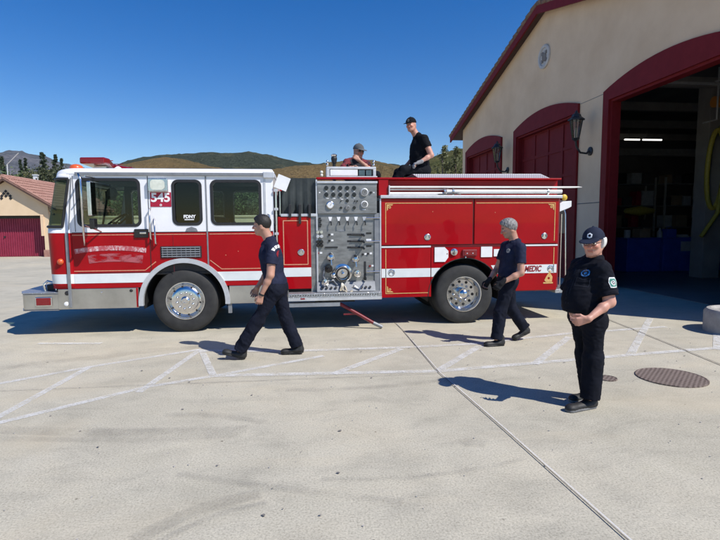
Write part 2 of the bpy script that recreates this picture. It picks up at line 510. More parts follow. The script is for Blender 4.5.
def head(S, c, f, u, beard=0, neck=None, w=1.0):
    f = nrm(f); u = nrm(u-f*(np.array(u)@f)); s_ = np.cross(u, f)
    ax = (f, s_, u); S.rs = HS; f, s_, u = f*HS, s_*HS, u*HS
    S.ell(c+u*.03-f*.012, (.098, .077*w, .092), ax, .01)
    S.ell(c-u*.038+f*.02, (.068, .061*w, .078), ax, .03)
    S.ell(c-u*.088+f*.055, (.03, .03*w, .022), ax, .025)      # chin
    for sg in (-1, 1):
        S.cap(c-u*.03-f*.02+s_*sg*.06*w, c-u*.08+f*.045+s_*sg*.028*w, .022, .018, .025)   # jaw
        S.ell(c-u*.018+f*.062+s_*sg*.036, (.028, .026, .022), ax, .02)                # cheek
        S.cap(c+u*.031+f*.078+s_*sg*.012, c+u*.03+f*.068+s_*sg*.045, .012, .01, .012)  # brow
        e = c-f*.012-u*.005+s_*sg*.077*w
        S.ell(e, (.021, .009, .033), ax, .006); S.ell(e-u*.025, (.014, .008, .013), ax, .006)
        S.ell(c+u*.008+f*.077+s_*sg*.031, (.0115, .0125, .0105), ax, .004)               # eye ball
    S.cap(c+u*.02+f*.083, c-u*.022+f*.108, .009, .0135, .012)                        # nose
    for sg in (-1, 1): S.ell(c-u*.026+f*.096+s_*sg*.012, (.012, .009, .009), ax, .008)
    S.cap(c-u*.052+f*.085-s_*.018, c-u*.052+f*.085+s_*.018, .0075, .0075, .008)
    S.cap(c-u*.062+f*.083-s_*.015, c-u*.062+f*.083+s_*.015, .0075, .0075, .008)
    S.rs = 1.0
    return ax
def colour_body(me, c, ax, tone, brow=(.03,.02,.015), stub=None, hand_tint=None):
    n = len(me.vertices); co = np.zeros(n*3, np.float32); me.vertices.foreach_get('co', co); co = co.reshape(-1, 3)
    q = (co-np.array(c))/HS; F, S_, U = (q@ax[0], q@ax[1], q@ax[2])
    col = np.tile(np.array([*tone, 1.0]), (n, 1))
    col[:, :3] *= (1+.08*np.sin(co[:, :1]*31+co[:, 2:]*23))
    hd = (np.abs(U) < .14) & (np.abs(F) < .15) & (np.abs(S_) < .1)
    red = hd & (np.hypot(np.abs(S_)-.036, U+.018) < .022) & (F > .05); col[red, :3] *= (1.08, .82, .8)
    nose = hd & (np.abs(S_) < .016) & (U < 0) & (U > -.035) & (F > .09); col[nose, :3] *= (1.05, .8, .78)
    lip = hd & (np.abs(S_) < .022) & (U < -.048) & (U > -.066) & (F > .072); col[lip, :3] = np.array(tone)*(.88, .62, .6)
    if stub is not None:
        b = hd & (F > .0) & (U < -.035) & ~lip; col[b, :3] = np.array(stub)
    br = hd & (np.abs(np.abs(S_)-.03) < .019) & (U > .026) & (U < .037) & (F > .06); col[br, :3] = brow
    ew = hd & (np.abs(np.abs(S_)-.031) < .0125) & (np.abs(U-.008) < .0065) & (F > .07); col[ew, :3] = (.6, .58, .55)
    ir = hd & (np.hypot(np.abs(S_)-.031, U-.008) < .0058) & (F > .07); col[ir, :3] = (.02, .012, .008)
    at = me.color_attributes.new('Col', 'FLOAT_COLOR', 'POINT')
    at.data.foreach_set('color', col.astype(np.float32).ravel())
def hair(c, ax, style, h=.005, seed=1):
    f, s_, u = [a*HS for a in ax]
    S = SDF(c-.18, c+.18, h); S.rs = HS
    if style == 'short':
        S.ell(c+u*.036-f*.016, (.104, .086, .1), ax, .01, clip=[(f*.85-u*.62, c+u*.052+f*.045), (-u-f*.25, c-u*.085)])
        S.ell(c+u*.06+f*.0, (.098, .076, .078), ax, .02, clip=[(f-u*.6, c+u*.08+f*.075), (-u, c+u*.04)])
    elif style == 'wavy':
        S.ell(c+u*.036-f*.018, (.112, .092, .106), ax, .01, clip=[(f*.85-u*.62, c+u*.052+f*.04), (-u-f*.25, c-u*.06)])
        S.ell(c+u*.066+f*.005, (.1, .08, .08), ax, .02, clip=[(f-u*.6, c+u*.085+f*.07), (-u, c+u*.04)])
    else:   # fringe of hair below a cap
        S.ell(c+u*.02-f*.022, (.116, .1, .1), ax, .01, clip=[(f, c+f*.018), (u, c+u*.045), (-u, c-u*.06)])
    S.wrinkle(.007 if style != 'wavy' else .011, 80 if style != 'wavy' else 62, seed, .5)
    return S.mesh('hair')
def cap_mesh(c, ax, brim=True, tilt=0, h=.006):
    f, s_, u = [a*HS for a in ax]
    S = SDF(c-.27, c+.27, h); S.rs = HS
    S.ell(c+u*.045-f*.012, (.108, .09, .098), ax, .01, clip=[(-u, c+u*.038)])
    S.cap(c+u*.14-f*.012, c+u*.146-f*.012, .008, .008, .004)
    me1 = S
    b = c+u*.044+f*.085
    fd = nrm(f-u*.22)
    S.ell(b+fd*.03, (.082, .083, .0075), (fd, ax[1], np.cross(fd, ax[1])), .006, clip=[(-f, c+f*.055)])
    return S.mesh('cap')
def shoe(heel, toe, up=(0,0,1), h=.008, w=.047, sole=True):
    heel = np.array(heel, float); toe = np.array(toe, float); up = nrm(up)
    d = nrm(toe-heel); up = nrm(up-d*(up@d)); s_ = np.cross(up, d)
    S = SDF(np.minimum(heel, toe)-.16, np.maximum(heel, toe)+.2, h)
    S.cap(heel+d*.045+up*.045, heel+d*.10+up*.05, .045, .045, .03)
    S.cap(heel+d*.05+up*.05, heel+d*.05+up*.12, .048, .045, .03)
    S.cap(heel+d*.10+up*.04, toe-d*.05+up*.028, .05, .04, .03, squash=(up, .85))
    S.ell(toe-d*.055+up*.03, (.055, w, .036), (d, s_, up), .03)
    S.cut(-up, heel+up*.022)
    me = S.mesh('shoe')
    S2 = SDF(np.minimum(heel, toe)-.1, np.maximum(heel, toe)+.1, h)
    S2.cap(heel+d*.045+up*.012, toe-d*.05+up*.012, .043, .05, .01)
    S2.cut(up, heel+up*.026); S2.cut(-up, heel)
    return me, S2.mesh('sole')
def up_x(f): f = nrm(f); return np.cross((0,0,1), f)
def person(label, base, J, tone, shirt, trouser, hair_style=None, hair_m=None, cap_m=None, belly=0, gloves=None, seed=1,
           category='person', sleeve=.55, stub=None, size=1.0, vest=None, belt=True, foot=True, cat='person', wide=1.0, lw=1.0, collar=False, bulk=1.0):
    root = empty('person', base, label, cat)
    f = nrm(J['bf']); u = nrm(A(*J['neck'])-A(*J['pel'])); s_ = nrm(np.cross(u, f)); f = np.cross(s_, u)
    ax = (f, s_, u)
    P = {k: A(*v) if isinstance(v, (tuple, list)) else v for k, v in J.items()}
    for q in 'LR': P['sh'+q] = P['sh'+q]+A(0,0,.035)
    P['neck'] = P['neck']+A(0,0,.035)
    pts = np.array([P[k] for k in ('pel','che','neck','head','shL','shR','elL','elR','wrL','wrR','hipL','hipR','knL','knR','anL','anR')])
    # ---- the body: one continuous surface
    S = SDF(pts.min(0)-.26, pts.max(0)+.22, .005)
    hax = head(S, P['head'], P['hf'], P['hu'])
    hc = P['head']
    S.cap(P['neck']-u*.03, hc-hax[2]*.06-hax[0]*.03, .067, .062, .035)
    S.cap(P['che']+u*.05, P['neck']-u*.02, .09, .06, .05)
    S.cap(P['pel'], P['che'], .085, .1, .05)
    S.cap(P['shL'], P['shR'], .048, .048, .05)
    for q in 'LR':
        sh, el, wr = P['sh'+q], P['el'+q], P['wr'+q]
        S.cap(sh, el, .052*bulk, .044*bulk, .03)
        m = el+(wr-el)*.35
        S.cap(el, m, .042, .043, .02); S.cap(m, wr, .043, .027, .02)
        S.cap(wr, wr+nrm(P['hd'+q])*.02, .026, .022, .02)
        hand(S, wr+nrm(P['hd'+q])*.01, P['hd'+q], P['hp'+q], P['ht'+q], P.get('curl'+q, .5) if not isinstance(P.get('curl'+q, .5), np.ndarray) else .5, size*(.9 if (gloves is not None and q in gloves[0]) else 1.02))
        S.cap(P['hip'+q], P['kn'+q], .06, .045, .03); S.cap(P['kn'+q], P['an'+q], .05, .035, .03)
    me = S.mesh('body')
    colour_body(me, hc, hax, tone, stub=stub)
    body = link_mesh('body', me, M['skin'], root, smooth=True)
    # ---- shirt
    b0, b1 = pts[:10].min(0)-.26, pts[:10].max(0)+.22
    S = SDF(b0, b1, .008)
    ch, pe = P['che'], P['pel']; dp = belly*.35
    S.ell(ch+u*.03-f*dp*.3, (.12*bulk+dp, .165*wide, .2), ax, .04)
    S.ell(ch+u*.07+f*.035, (.085+dp, .14*wide, .12), ax, .05)
    S.ell(ch-u*.12, (.115*bulk+dp, .15*wide, .19), ax, .06)
    S.ell(pe+u*.04, (.125*bulk+dp*.5, .16*wide, .13), ax, .06)
    if belly: S.ell(ch*.42+pe*.58+f*(.03+belly*.45), (.14+belly*.5, .155, .22), ax, .12)
    S.cap(P['shL']-s_*.02-u*.005, P['shR']+s_*.02-u*.005, .06, .06, .06)
    for q in 'LR': S.cap(P['neck']+u*.0, P['sh'+q]+u*.01, .058, .055, .05)
    S.cap(ch+u*.1, P['neck']+u*.025, .085, .066, .04, flat=True)
    for q in 'LR':
        sh, el = P['sh'+q], P['el'+q]
        e = sh+(el-sh)*sleeve
        S.cap(sh, e, .066*bulk, (.067+.006*(sleeve > .7))*bulk, .035, flat=True)
    S.wrinkle(.016, 15, seed, 1.5); S.wrinkle(.008, 33, seed+3, 1.2)
    S.cut(-u, pe+u*.0)
    sh_o = link_mesh('shirt', S.mesh('shirt'), shirt, root, smooth=True)
    if collar:
        nk = P['neck']+u*.012; nu = nrm(u*.9+f*.35); S = SDF(nk-.15, nk+.15, .006)
        S.cap(nk-nu*.012, nk+nu*.02, .081, .073, .008, flat=True); S.cut(-nu, nk-nu*.01)
        for sg in (-1, 1):
            q_ = nk+f*.062-nu*.002
            S.cap(q_+s_*sg*.018, q_+s_*sg*.045-u*.028+f*.012, .012, .016, .01)
        link_mesh('collar', S.mesh('collar'), shirt, sh_o, smooth=True)
    # ---- trousers
    lp = np.array([P[k] for k in ('pel','hipL','hipR','knL','knR','anL','anR')])
    S = SDF(lp.min(0)-.22, lp.max(0)+.2, .008)
    S.ell(pe-u*.03-f*.01, (.128, .168*wide, .115), ax, .05)
    S.cap(pe+u*.03, pe+u*.0, .125, .125, .04, squash=(s_, 1.25*wide))
    S.cut(u, pe+u*.055)
    for q in 'LR':
        hp, kn, an = P['hip'+q], P['kn'+q], P['an'+q]
        S.cap(hp-u*.03, kn, .1, .078, .04); S.cap(kn, an, .078*lw, .072*lw, .03, flat=True)
        S.ell(hp-f*.03-u*.04, (.1,.095,.1), ax, .04)
    S.wrinkle(.020, 12, seed+5, .8); S.wrinkle(.010, 28, seed+9, 1.3)
    link_mesh('trousers', S.mesh('trousers'), trouser, root, smooth=True)
    if belt:
        S = SDF(pe-.26, pe+.26, .008)
        S.ell(pe+u*.02, (.137, .175*wide, .14), ax, .05)
        if belly: S.ell(pe+u*.05+f*(.05+belly*.3), (.1+belly*.5, .15, .16), ax, .06)
        S.cut(u, pe+u*.035); S.cut(-u, pe-u*.008)
        link_mesh('belt', S.mesh('belt'), M['leather'], root, smooth=True)
    if foot:
        for q in 'LR':
            m1, m2 = shoe(P['heel'+q], P['toe'+q])
            o = link_mesh('shoe', m1, M['leather'], root, smooth=True)
            link_mesh('sole', m2, M['sole'] if cap_m and belly else M['leather'], o, smooth=True)
    if hair_style: link_mesh('hair', hair(hc, hax, hair_style, seed=seed), hair_m, root, smooth=True)
    cap = None
    if cap_m: cap = link_mesh('cap', cap_mesh(hc, hax), cap_m, root, smooth=True)
    if gloves is not None:
        for q in gloves[0]:
            wr = P['wr'+q]; S = SDF(wr-.24, wr+.24, .0065)
            d = nrm(P['hd'+q]); hand(S, wr+d*.004, d, P['hp'+q], P['ht'+q], .5, size*1.13, k=.005)
            S.cap(wr-d*.04, wr+d*.03, .036, .034, .01)
            link_mesh('glove', S.mesh('glove'), gloves[1], root, smooth=True)
    return root, sh_o, cap, ax, hax, P

def frame(o, n, up):
    n = Vector(n).normalized(); up = Vector(up); up = (up-n*up.dot(n)).normalized(); r = up.cross(n)
    return Matrix(((r.x, up.x, n.x, o[0]), (r.y, up.y, n.y, o[1]), (r.z, up.z, n.z, o[2]), (0,0,0,1)))
def surf(o, origin, n, back=.5, off=.003):
    """point of mesh o hit when looking at origin along -n (world)"""
    mt = Matrix.Translation(ploc(o)); inv = mt.inverted()
    n = Vector(n).normalized(); st = Vector(origin)+n*back
    hit, loc, nn, _ = o.ray_cast(inv @ st, -n)
    if not hit: return Vector(origin), n
    return mt @ loc + nn*off, nn
def disc_on(parent, host, origin, n, name, mat, shape, up=(0,0,1), t=.004):
    """drape a small flat patch (polygon in metres) over a garment"""
    fr = frame(origin, n, up); bm = bmesh.new()
    # triangulated grid patch clipped by polygon: drape each vertex
    cu = bpy.data.curves.new(name, 'CURVE'); cu.dimensions = '2D'; cu.fill_mode = 'BOTH'
    for poly in shape:
        sp = cu.splines.new('POLY'); sp.points.add(len(poly)-1)
        for p, q in zip(sp.points, poly): p.co = (q[0], q[1], 0, 1)
        sp.use_cyclic_u = True
    tmp = bpy.data.objects.new('tmp', cu); COL.objects.link(tmp)
    me = bpy.data.meshes.new_from_object(tmp.evaluated_get(bpy.context.evaluated_depsgraph_get()))
    bpy.data.objects.remove(tmp)
    bm.from_mesh(me)
    for _ in range(1): bmesh.ops.subdivide_edges(bm, edges=bm.edges[:], cuts=2, use_grid_fill=True)
    for v in bm.verts:
        w = fr @ v.co; p, nn = surf(host, w, n, .3, t); v.co = p
    bm.to_mesh(me); bm.free(); me.materials.clear()
    bpy.context.view_layer.update()
    return link_mesh(name, me, mat, parent)

# ---------------------------------------------------------------- the five people
def build_people():
    TAN = (.5, .27, .19); PINK = (.58, .3, .22)
    # walker in front of the cab
    r, sh, cp, ax, hax, P = person('dark haired man in navy T-shirt striding left past the cab, watch on his wrist',
        (-.45, 6.6, 0), dict(bf=(-.92,.42,0), hf=(-.98,.2,-.04), hu=(0,0,1), pel=(-.36,6.6,.96), che=(-.41,6.6,1.3), neck=(-.42,6.6,1.51), head=(-.525,6.6,1.735),
        shL=(-.38,6.41,1.43), shR=(-.47,6.78,1.43), elL=(-.41,6.33,1.12), elR=(-.46,6.86,1.13), wrL=(-.53,6.35,.87), wrR=(-.62,6.80,.91),
        hdL=(-.3,.03,-1), hpL=(-.1,1,0), htL=(-1,0,-.3), hdR=(-.35,0,-1), hpR=(0,-1,0), htR=(-1,0,-.2),
        hipL=(-.38,6.51,.93), hipR=(-.34,6.69,.93), knL=(-.60,6.50,.51), knR=(-.25,6.71,.49), anL=(-.84,6.52,.13), anR=(-.10,6.70,.11),
        heelL=(-.77,6.53,.0), toeL=(-1.07,6.55,.085), heelR=(-.01,6.69,.02), toeR=(-.32,6.72,.005)),
        TAN, M['navy'], M['navy_trouser'], 'short', M['hair_dark'], seed=3, sleeve=.62, wide=1.12, lw=1.1, bulk=1.14, belt=False)
    W = MB(); d = nrm(P['wrL']-P['elL']); c = P['wrL']-d*.005
    W.lathe(c-d*.012, d, [(0,.031),(0,.036),(.024,.035),(.024,.03)], 20)
    W.build('watch_strap', M['black'], r, smooth=True)
    back = (-ax[0]*.9+ax[1]*.45).tolist(); o = P['che']+ax[2]*.10+ax[1]*.055
    arc = []
    for k in range(5):
        a0 = 152-k*25; arc.append([(math.cos(R(a))*rr, math.sin(R(a))*rr-.03) for a, rr in ((a0,.075),(a0,.115),(a0-10,.117),(a0-19,.115),(a0-19,.075),(a0-10,.077))])
    disc_on(r, sh, o, back, 'shirt_print', M['letter_white'], arc)
    disc_on(r, sh, o, back, 'shirt_print', M['plaid_red'], [circ(0, -.03, .045, 16)])
    # man at the rear wheel
    r, sh, cp, ax, hax, P = person('grey haired man in navy shirt and black gloves walking beside the rear wheel',
        (2.95, 6.9, 0), dict(bf=(-.98,-.08,0), hf=(-.9,.1,-.32), hu=(-.25,0,1), pel=(2.93,6.88,.95), che=(2.96,6.88,1.24), neck=(3.03,6.88,1.445), head=(2.925,6.88,1.665),
        shL=(3.02,6.68,1.36), shR=(2.97,7.07,1.37), elL=(3.0,6.60,1.06), elR=(2.87,7.13,1.08), wrL=(2.75,6.63,.93), wrR=(2.69,7.02,.9),
        hdL=(-.75,.05,-.75), hpL=(.2,.9,-.1), htL=(-.8,0,.6), hdR=(-.6,-.1,-.75), hpR=(0,-1,0), htR=(-.8,0,.6),
        hipL=(2.9,6.79,.92), hipR=(2.97,6.97,.92), knL=(2.79,6.78,.50), knR=(3.02,6.99,.51), anL=(2.73,6.77,.10), anR=(3.26,7.03,.2),
        heelL=(2.85,6.77,.0), toeL=(2.54,6.75,.0), heelR=(3.37,7.05,.12), toeR=(3.09,7.03,.005)),
        TAN, M['navy'], M['navy_trouser'], 'wavy', M['hair_grey'], seed=11, sleeve=.62, collar=True, lw=1.12, bulk=1.06, stub=(.4,.25,.18), gloves=('LR', M['glove_black']))
    disc_on(r, sh, P['che']+ax[2]*.1+ax[1]*.09+ax[0]*.1, (ax[0]*.8+ax[1]*.7).tolist(), 'chest_emblem', M['hair_grey'], [circ(0, 0, .032, 14)])
    # older man in the foreground
    r, sh, cp, ax, hax, P = person('older white haired man in dark uniform and navy cap standing near the round cover',
        (2.72, 4.42, 0), dict(bf=(-.95,-.31,0), hf=(-.74,-.67,-.1), hu=(-.05,0,1), pel=(2.67,4.43,.89), che=(2.69,4.44,1.18), neck=(2.73,4.43,1.375), head=(2.69,4.385,1.555),
        shL=(2.72,4.28,1.28), shR=(2.68,4.60,1.28), elL=(2.755,4.20,1.03), elR=(2.62,4.69,1.01), wrL=(2.515,4.13,.895), wrR=(2.54,4.44,.885),
        hdL=(-.92,.25,-.3), hpL=(-.3,.9,0), htL=(-.3,0,.9), hdR=(-.35,-.9,-.1), hpR=(.9,-.3,0), htR=(0,-.2,.9),
        hipL=(2.70,4.34,.86), hipR=(2.67,4.51,.86), knL=(2.695,4.33,.47), knR=(2.74,4.53,.47), anL=(2.665,4.31,.1), anR=(2.80,4.54,.1),
        heelL=(2.745,4.34,.0), toeL=(2.40,4.25,.0), heelR=(2.90,4.58,.0), toeR=(2.57,4.49,.0)),
        PINK, M['uniform'], M['uniform'], 'fringe', M['hair_white'], cap_m=M['navy_cap'], belly=.085, seed=21, sleeve=.8, wide=1.08, lw=1.22, bulk=1.22, collar=True)
    # cap badge, sunglasses, shoulder patch, chest badge
    f, s_, u = hax; hc = P['head']
    g = MB()
    for sg in (-1, 1):
        c = hc+u*.01+f*.1+s_*sg*.033
        g.tube([c+s_*.024*math.cos(a)+u*.018*math.sin(a)+f*(-.004*abs(math.cos(a))) for a in [2*PI*i/10 for i in range(10)]]+[c+s_*.024], .0022, 6)
        g.tube([hc+u*.015+f*.094+s_*sg*.056, hc+u*.012-f*.0+s_*sg*.083], .0022, 6)
    g.tube([hc+u*.016+f*.102-s_*.01, hc+u*.016+f*.102+s_*.01], .0022, 6)
    g.build('spectacles', M['iron'], r, smooth=True)
    disc_on(r, cp, hc+u*.085+f*.1, (f*1+u*.25).tolist(), 'cap_badge', M['letter_white'], [[(-.02,-.016),(0,-.026),(.02,-.016),(.022,.012),(0,.026),(-.022,.012)], circ(0,0,.012,10)], up=(0,0,1))
    n = nrm(A(.25,-1,.05)); o = P['shL']*.62+P['elL']*.38
    disc_on(r, sh, o, n.tolist(), 'shoulder_patch', M['offwhite'], [[(-.037,-.045),(.037,-.045),(.040,.028),(.026,.047),(-.026,.047),(-.040,.028)], rrect(-.033,.033,-.037,.035,.01,3)])
    disc_on(r, sh, o, n.tolist(), 'patch_field', M['patch_green'], [rrect(-.0327,.0327,-.0367,.0347,.01,3), circ(0,-.002,.0225,14)])
    disc_on(r, sh, o, n.tolist(), 'patch_emblem', M['offwhite'], [circ(0,-.002,.022,14), circ(0,-.002,.015,12), circ(0,-.002,.007,10)])
    o = P['che']+ax[2]*.09+ax[1]*.085+ax[0]*.12
    disc_on(r, sh, o, (ax[0]).tolist(), 'chest_badge', M['chrome'], [circ(0,0,.034,16), circ(0,0,.022,14), circ(0,0,.012,10)])
    fo = P['che']+ax[0]*.12
    disc_on(r, sh, fo-ax[2]*.05, ax[0].tolist(), 'shirt_placket', M['uniform_edge'], [[(-.017,-.16),(-.013,-.16),(-.013,.17),(-.017,.17)],[(.013,-.16),(.017,-.16),(.017,.17),(.013,.17)]])
    disc_on(r, sh, fo+ax[2]*.03+ax[1]*.085, (ax[0]).tolist(), 'shirt_pocket', M['uniform_edge'], [[(-.05,-.065),(.05,-.065),(.05,.02),(0,.0),(-.05,.02)],[(-.047,-.062),(.047,-.062),(.047,.015),(0,-.004),(-.047,.015)]])
    # man sitting on top of the truck
    r, sh, cp, ax, hax, P = person('man in black cap and dark T-shirt sitting on top, grey glove on his thigh',
        (2.25, 9.4, 2.62), dict(bf=(-.98,-.18,0), hf=(-.62,-.77,-.1), hu=(-.12,0,1), pel=(2.25,9.4,2.80), che=(2.2,9.4,3.11), neck=(2.17,9.4,3.36), head=(2.045,9.36,3.575),
        shL=(2.26,9.22,3.27), shR=(2.19,9.58,3.27), elL=(2.38,9.15,3.0), elR=(2.16,9.68,3.0), wrL=(2.15,9.10,2.87), wrR=(1.98,9.58,2.85),
        hdL=(-.95,.1,-.3), hpL=(0,.2,-1), htL=(0,.9,.2), hdR=(-.9,-.1,-.4), hpR=(0,0,-1), htR=(0,-.9,.2),
        hipL=(2.28,9.3,2.77), hipR=(2.2,9.5,2.77), knL=(1.86,9.17,2.74), knR=(1.84,9.53,2.72), anL=(1.62,9.17,2.36), anR=(1.68,9.55,2.34),
        heelL=(1.68,9.18,2.24), toeL=(1.40,9.14,2.24), heelR=(1.74,9.56,2.24), toeR=(1.46,9.56,2.24)),
        PINK, M['black_cloth'], M['black_cloth'], None, None, cap_m=M['black_cloth'], seed=31, sleeve=.5, bulk=1.15, gloves=('L', M['glove_grey']), wide=1.12, belly=.01)
    disc_on(r, cp, A(*P['head'])+hax[2]*.085+hax[0]*.1, (hax[0]*1+hax[2]*.25).tolist(), 'cap_badge', M['hair_grey'], [circ(0,0,.022,12), circ(0,0,.012,8)])
    # man behind the pump panel
    r, sh, cp, ax, hax, P = person('man in cap and sunglasses on top behind the pump panel, forearm at his chin',
        (1.02, 9.35, 2.3), dict(bf=(.3,-.95,0), hf=(.45,-.88,-.12), hu=(0.05,0,1), pel=(1.05,9.42,2.42), che=(1.02,9.35,2.68), neck=(1.02,9.3,2.90), head=(1.045,9.26,3.065),
        shL=(1.21,9.37,2.82), shR=(.83,9.24,2.83), elL=(1.21,9.08,2.73), elR=(.70,9.05,2.66), wrL=(1.02,8.98,2.88), wrR=(.86,8.88,2.74),
        hdL=(-.75,.1,.65), hpL=(-.3,.9,0), htL=(.4,0,.9), hdR=(.8,-.3,.2), hpR=(0,0,-1), htR=(0,-.9,.2),
        hipL=(1.14,9.4,2.42), hipR=(.96,9.38,2.42), knL=(1.34,9.06,2.62), knR=(.85,9.0,2.6), anL=(1.36,9.15,2.3), anR=(.82,9.1,2.3),
        heelL=(1.38,9.2,2.2), toeL=(1.38,8.9,2.2), heelR=(.83,9.15,2.2), toeR=(.8,8.87,2.2)),
        TAN, M['plaid'], M['black_cloth'], None, None, cap_m=M['grey_cap'], seed=41, sleeve=.75, wide=1.0)
    f, s_, u = hax; hc = P['head']; g = MB()
    for sg in (-1, 1):
        c = hc+u*.01+f*.094+s_*sg*.033
        g.lathe(c, f, [(0,0),(0,.024),(.006,.022),(.006,0)], 12); g.tube([hc+u*.014+f*.085+s_*sg*.058, hc+u*.012+s_*sg*.083], .003, 6)
    g.tube([hc+u*.014+f*.1-s_*.012, hc+u*.014+f*.1+s_*.012], .004, 6)
    g.build('sunglasses', M['black_gloss'], r, smooth=True)
M['patch_green'] = mottled('green_embroidery', (.05,.2,.16), (.08,.28,.22), 40, .8)
M['uniform_edge'] = fabric('uniform_seam', (.03,.033,.045))
M['grey_cap'] = fabric('grey_cap_cloth', (.1,.11,.12))
def plaid_mat():
    m, nt, b = new_mat('plaid_shirt')
    v = coords(nt, 1); f = noise_tex(nt, v, 5, 3)
    w1 = N(nt, 'ShaderNodeTexWave', wave_type='BANDS', bands_direction='X'); w1.inputs['Scale'].default_value = 6; nt.links.new(v, w1.inputs['Vector'])
    c = ramp(nt, f, [(.47, (.012,.012,.018)), (.53, (.2,.02,.03))])
    nt.links.new(mixc(nt, .15, c, (.015,.015,.03)), b.inputs['Base Color']); b.inputs['Roughness'].default_value = .85
    return m
M['plaid'] = plaid_mat()
# ------------------------------------------------------------------ the fire engine
YS, YF = 8.34, 10.86
def build_truck():
    T = empty('fire_engine', (.3, 9.6, 0), 'red and white fire engine with number 545 parked across the forecourt', 'fire engine')
    red, al = M['red'], M['alu']
    # chassis
    m = MB(); m.box(-3.5, 4.3, 9.15, 9.27, .55, .8).box(-3.5, 4.3, 9.93, 10.05, .55, .8)
    for x in (-1.92, 2.78): m.tube([(x, 8.75, .52), (x, 10.45, .52)], .07)
    m.lathe((2.78, 9.6, .52), (0,1,0), [(-.2,0),(-.18,.15),(0,.2),(.18,.15),(.2,0)], 16)
    m.box(-.2, 1.3, 8.9, 10.3, .5, .75).box(.2, .9, 8.75, 9.1, .38, .6)
    m.box(-3.5, -2.8, 9.2, 10, .45, .8)
    m.build('chassis', M['black'], T)
    # wheels
    def wheel(x, y, rear):
        W = bpy.data.objects.new('wheel', None); COL.objects.link(W); W.parent = T
        W.location = Vector((x, y, .52))-T.location
        t = MB(); t.sm = True
        rr = .525
        prof = [(.02,.30),(-.02,.315),(-.028,.36),(-.03,.42),(-.018,.475),(0,.505),(.02,.519),(.05,rr),(.095,rr),(.1,rr-.012),(.11,rr-.012),(.115,rr),(.16,rr),(.165,rr-.012),(.175,rr-.012),(.18,rr),(.23,rr),(.26,.515),(.28,.47),(.285,.38),(.26,.30)]
        t.lathe((x, y, .515), (0,1,0), prof, 56)
        if rear: t.lathe((x, y+.33, .515), (0,1,0), prof, 40)
        t.build('tyre', M['tyre'], W, smooth=50)
        r = MB(); r.sm = True
        if rear:
            r.lathe((x, y, .52), (0,1,0), [(.0,.312),(-.022,.31),(-.022,.296),(.0,.285),(.03,.27),(.13,.255),(.145,.24),(.15,.12),(.15,.0)], 48)
        else:
            r.lathe((x, y, .52), (0,1,0), [(.0,.312),(-.022,.31),(-.022,.296),(-.01,.285),(.02,.275),(.028,.262),(.012,.25),(-.012,.21),(-.02,.185),(-.02,.10),(-.02,.0)], 48)
        r.build('rim', M['chrome'], W, smooth=35)
        h = MB()
        if rear:
            h.sm = True; h.lathe((x, y, .52), (0,1,0), [(.15,.1),(.03,.095),(.0,.085),(-.02,.06),(-.035,.03),(-.037,0)], 24)
        else:
            h.sm = True; h.lathe((x, y, .52), (0,1,0), [(-.02,.075),(-.04,.07),(-.055,.05),(-.055,.028),(-.04,.026),(-.04,0)], 24)
        h.build('hub', M['chrome'], W, smooth=35)
        for k in range(10):
            a = 2*PI*k/10+.2; n = MB(); n.sm = True
            yy = .15 if rear else -.02
            cr = .145 if rear else .133
            n.lathe((x+math.cos(a)*cr, y+yy, .52+math.sin(a)*cr), (0,-1,0), [(0,.02),(.02,.02),(.034,.014),(.036,0)], 8)
            n.build('lug_nut', M['chrome'], W)
            hh = MB(); hr = .205 if rear else .235; ho = .026 if rear else .016
            hh.lathe((x+math.cos(a+.3)*hr, y+(.148 if rear else -.004), .52+math.sin(a+.3)*hr), (0,-1,0), [(0,0),(.004,0),(.004,ho)] if rear else [(0,0),(.004,0),(.004,ho)], 12)
            hh.build('hand_hole', M['black'], W)
        return W
    wf = wheel(-1.92, YS+.04, False); wr = wheel(2.78, YS+.06, True)
    def mirror_copy(w):
        c = copy_tree(w, T); c.location = w.location.copy(); c.location.y = (2*9.6-(w.location.y+9.6))-9.6
        c.rotation_euler = (0, 0, PI); return c
    mirror_copy(wf); mirror_copy(wr)
    # ---------------- cab
    def arch_notch(cx, cz, r, zb, n=22):
        a = math.asin(min(1, max(-1, (zb-cz)/r))); a0 = a; a1 = PI-a
        return [(cx+r*math.cos(a1+(a0-a1)*k/n), cz+r*math.sin(a1+(a0-a1)*k/n)) for k in range(n+1)]
    X0, X1 = -3.60, -.48
    low = [(X0,.76)] + arch_notch(-1.92,.50,.67,.76) + [(X1,.76),(X1,1.64),(X0,1.64)]
    up = [(X0,1.645),(X1,1.645),(X1,2.55),(X0,2.55)]
    WN = [(-3.49,-2.56,1.75,2.475), (-2.045,-1.615,1.765,2.455), (-1.445,-.675,1.765,2.455)]
    for side in (0, 1):
        y = YS if side == 0 else YF-.05
        plate('cab_lower_side', red, T, low, y, .05)
        plate('cab_upper_side', M['white'], T, up, y, .05, [rrect(a+.02,b-.02,c+.02,d-.02,.07) for a,b,c,d in WN])
        for i, (a,b,c,d) in enumerate(WN):
            g = plate('window_gasket', M['black'], T, rrect(a-.02,b+.02,c-.02,d+.02,.10), y-.008 if side == 0 else y+.04, .018, [rrect(a+.025,b-.025,c+.025,d-.025,.06)])
            gm = M['glass'] if i != 1 else M['glass_dark']
            MB().face([(a+.01,y+.02,c+.01),(b-.01,y+.02,c+.01),(b-.01,y+.02,d-.01),(a+.01,y+.02,d-.01)]).build('window_pane', gm, g)
    plate('cab_lining', M['dark_in'], T, up, YF-.075, .02, [rrect(a-.0,b+.0,c-.0,d+.0,.07) for a,b,c,d in WN])
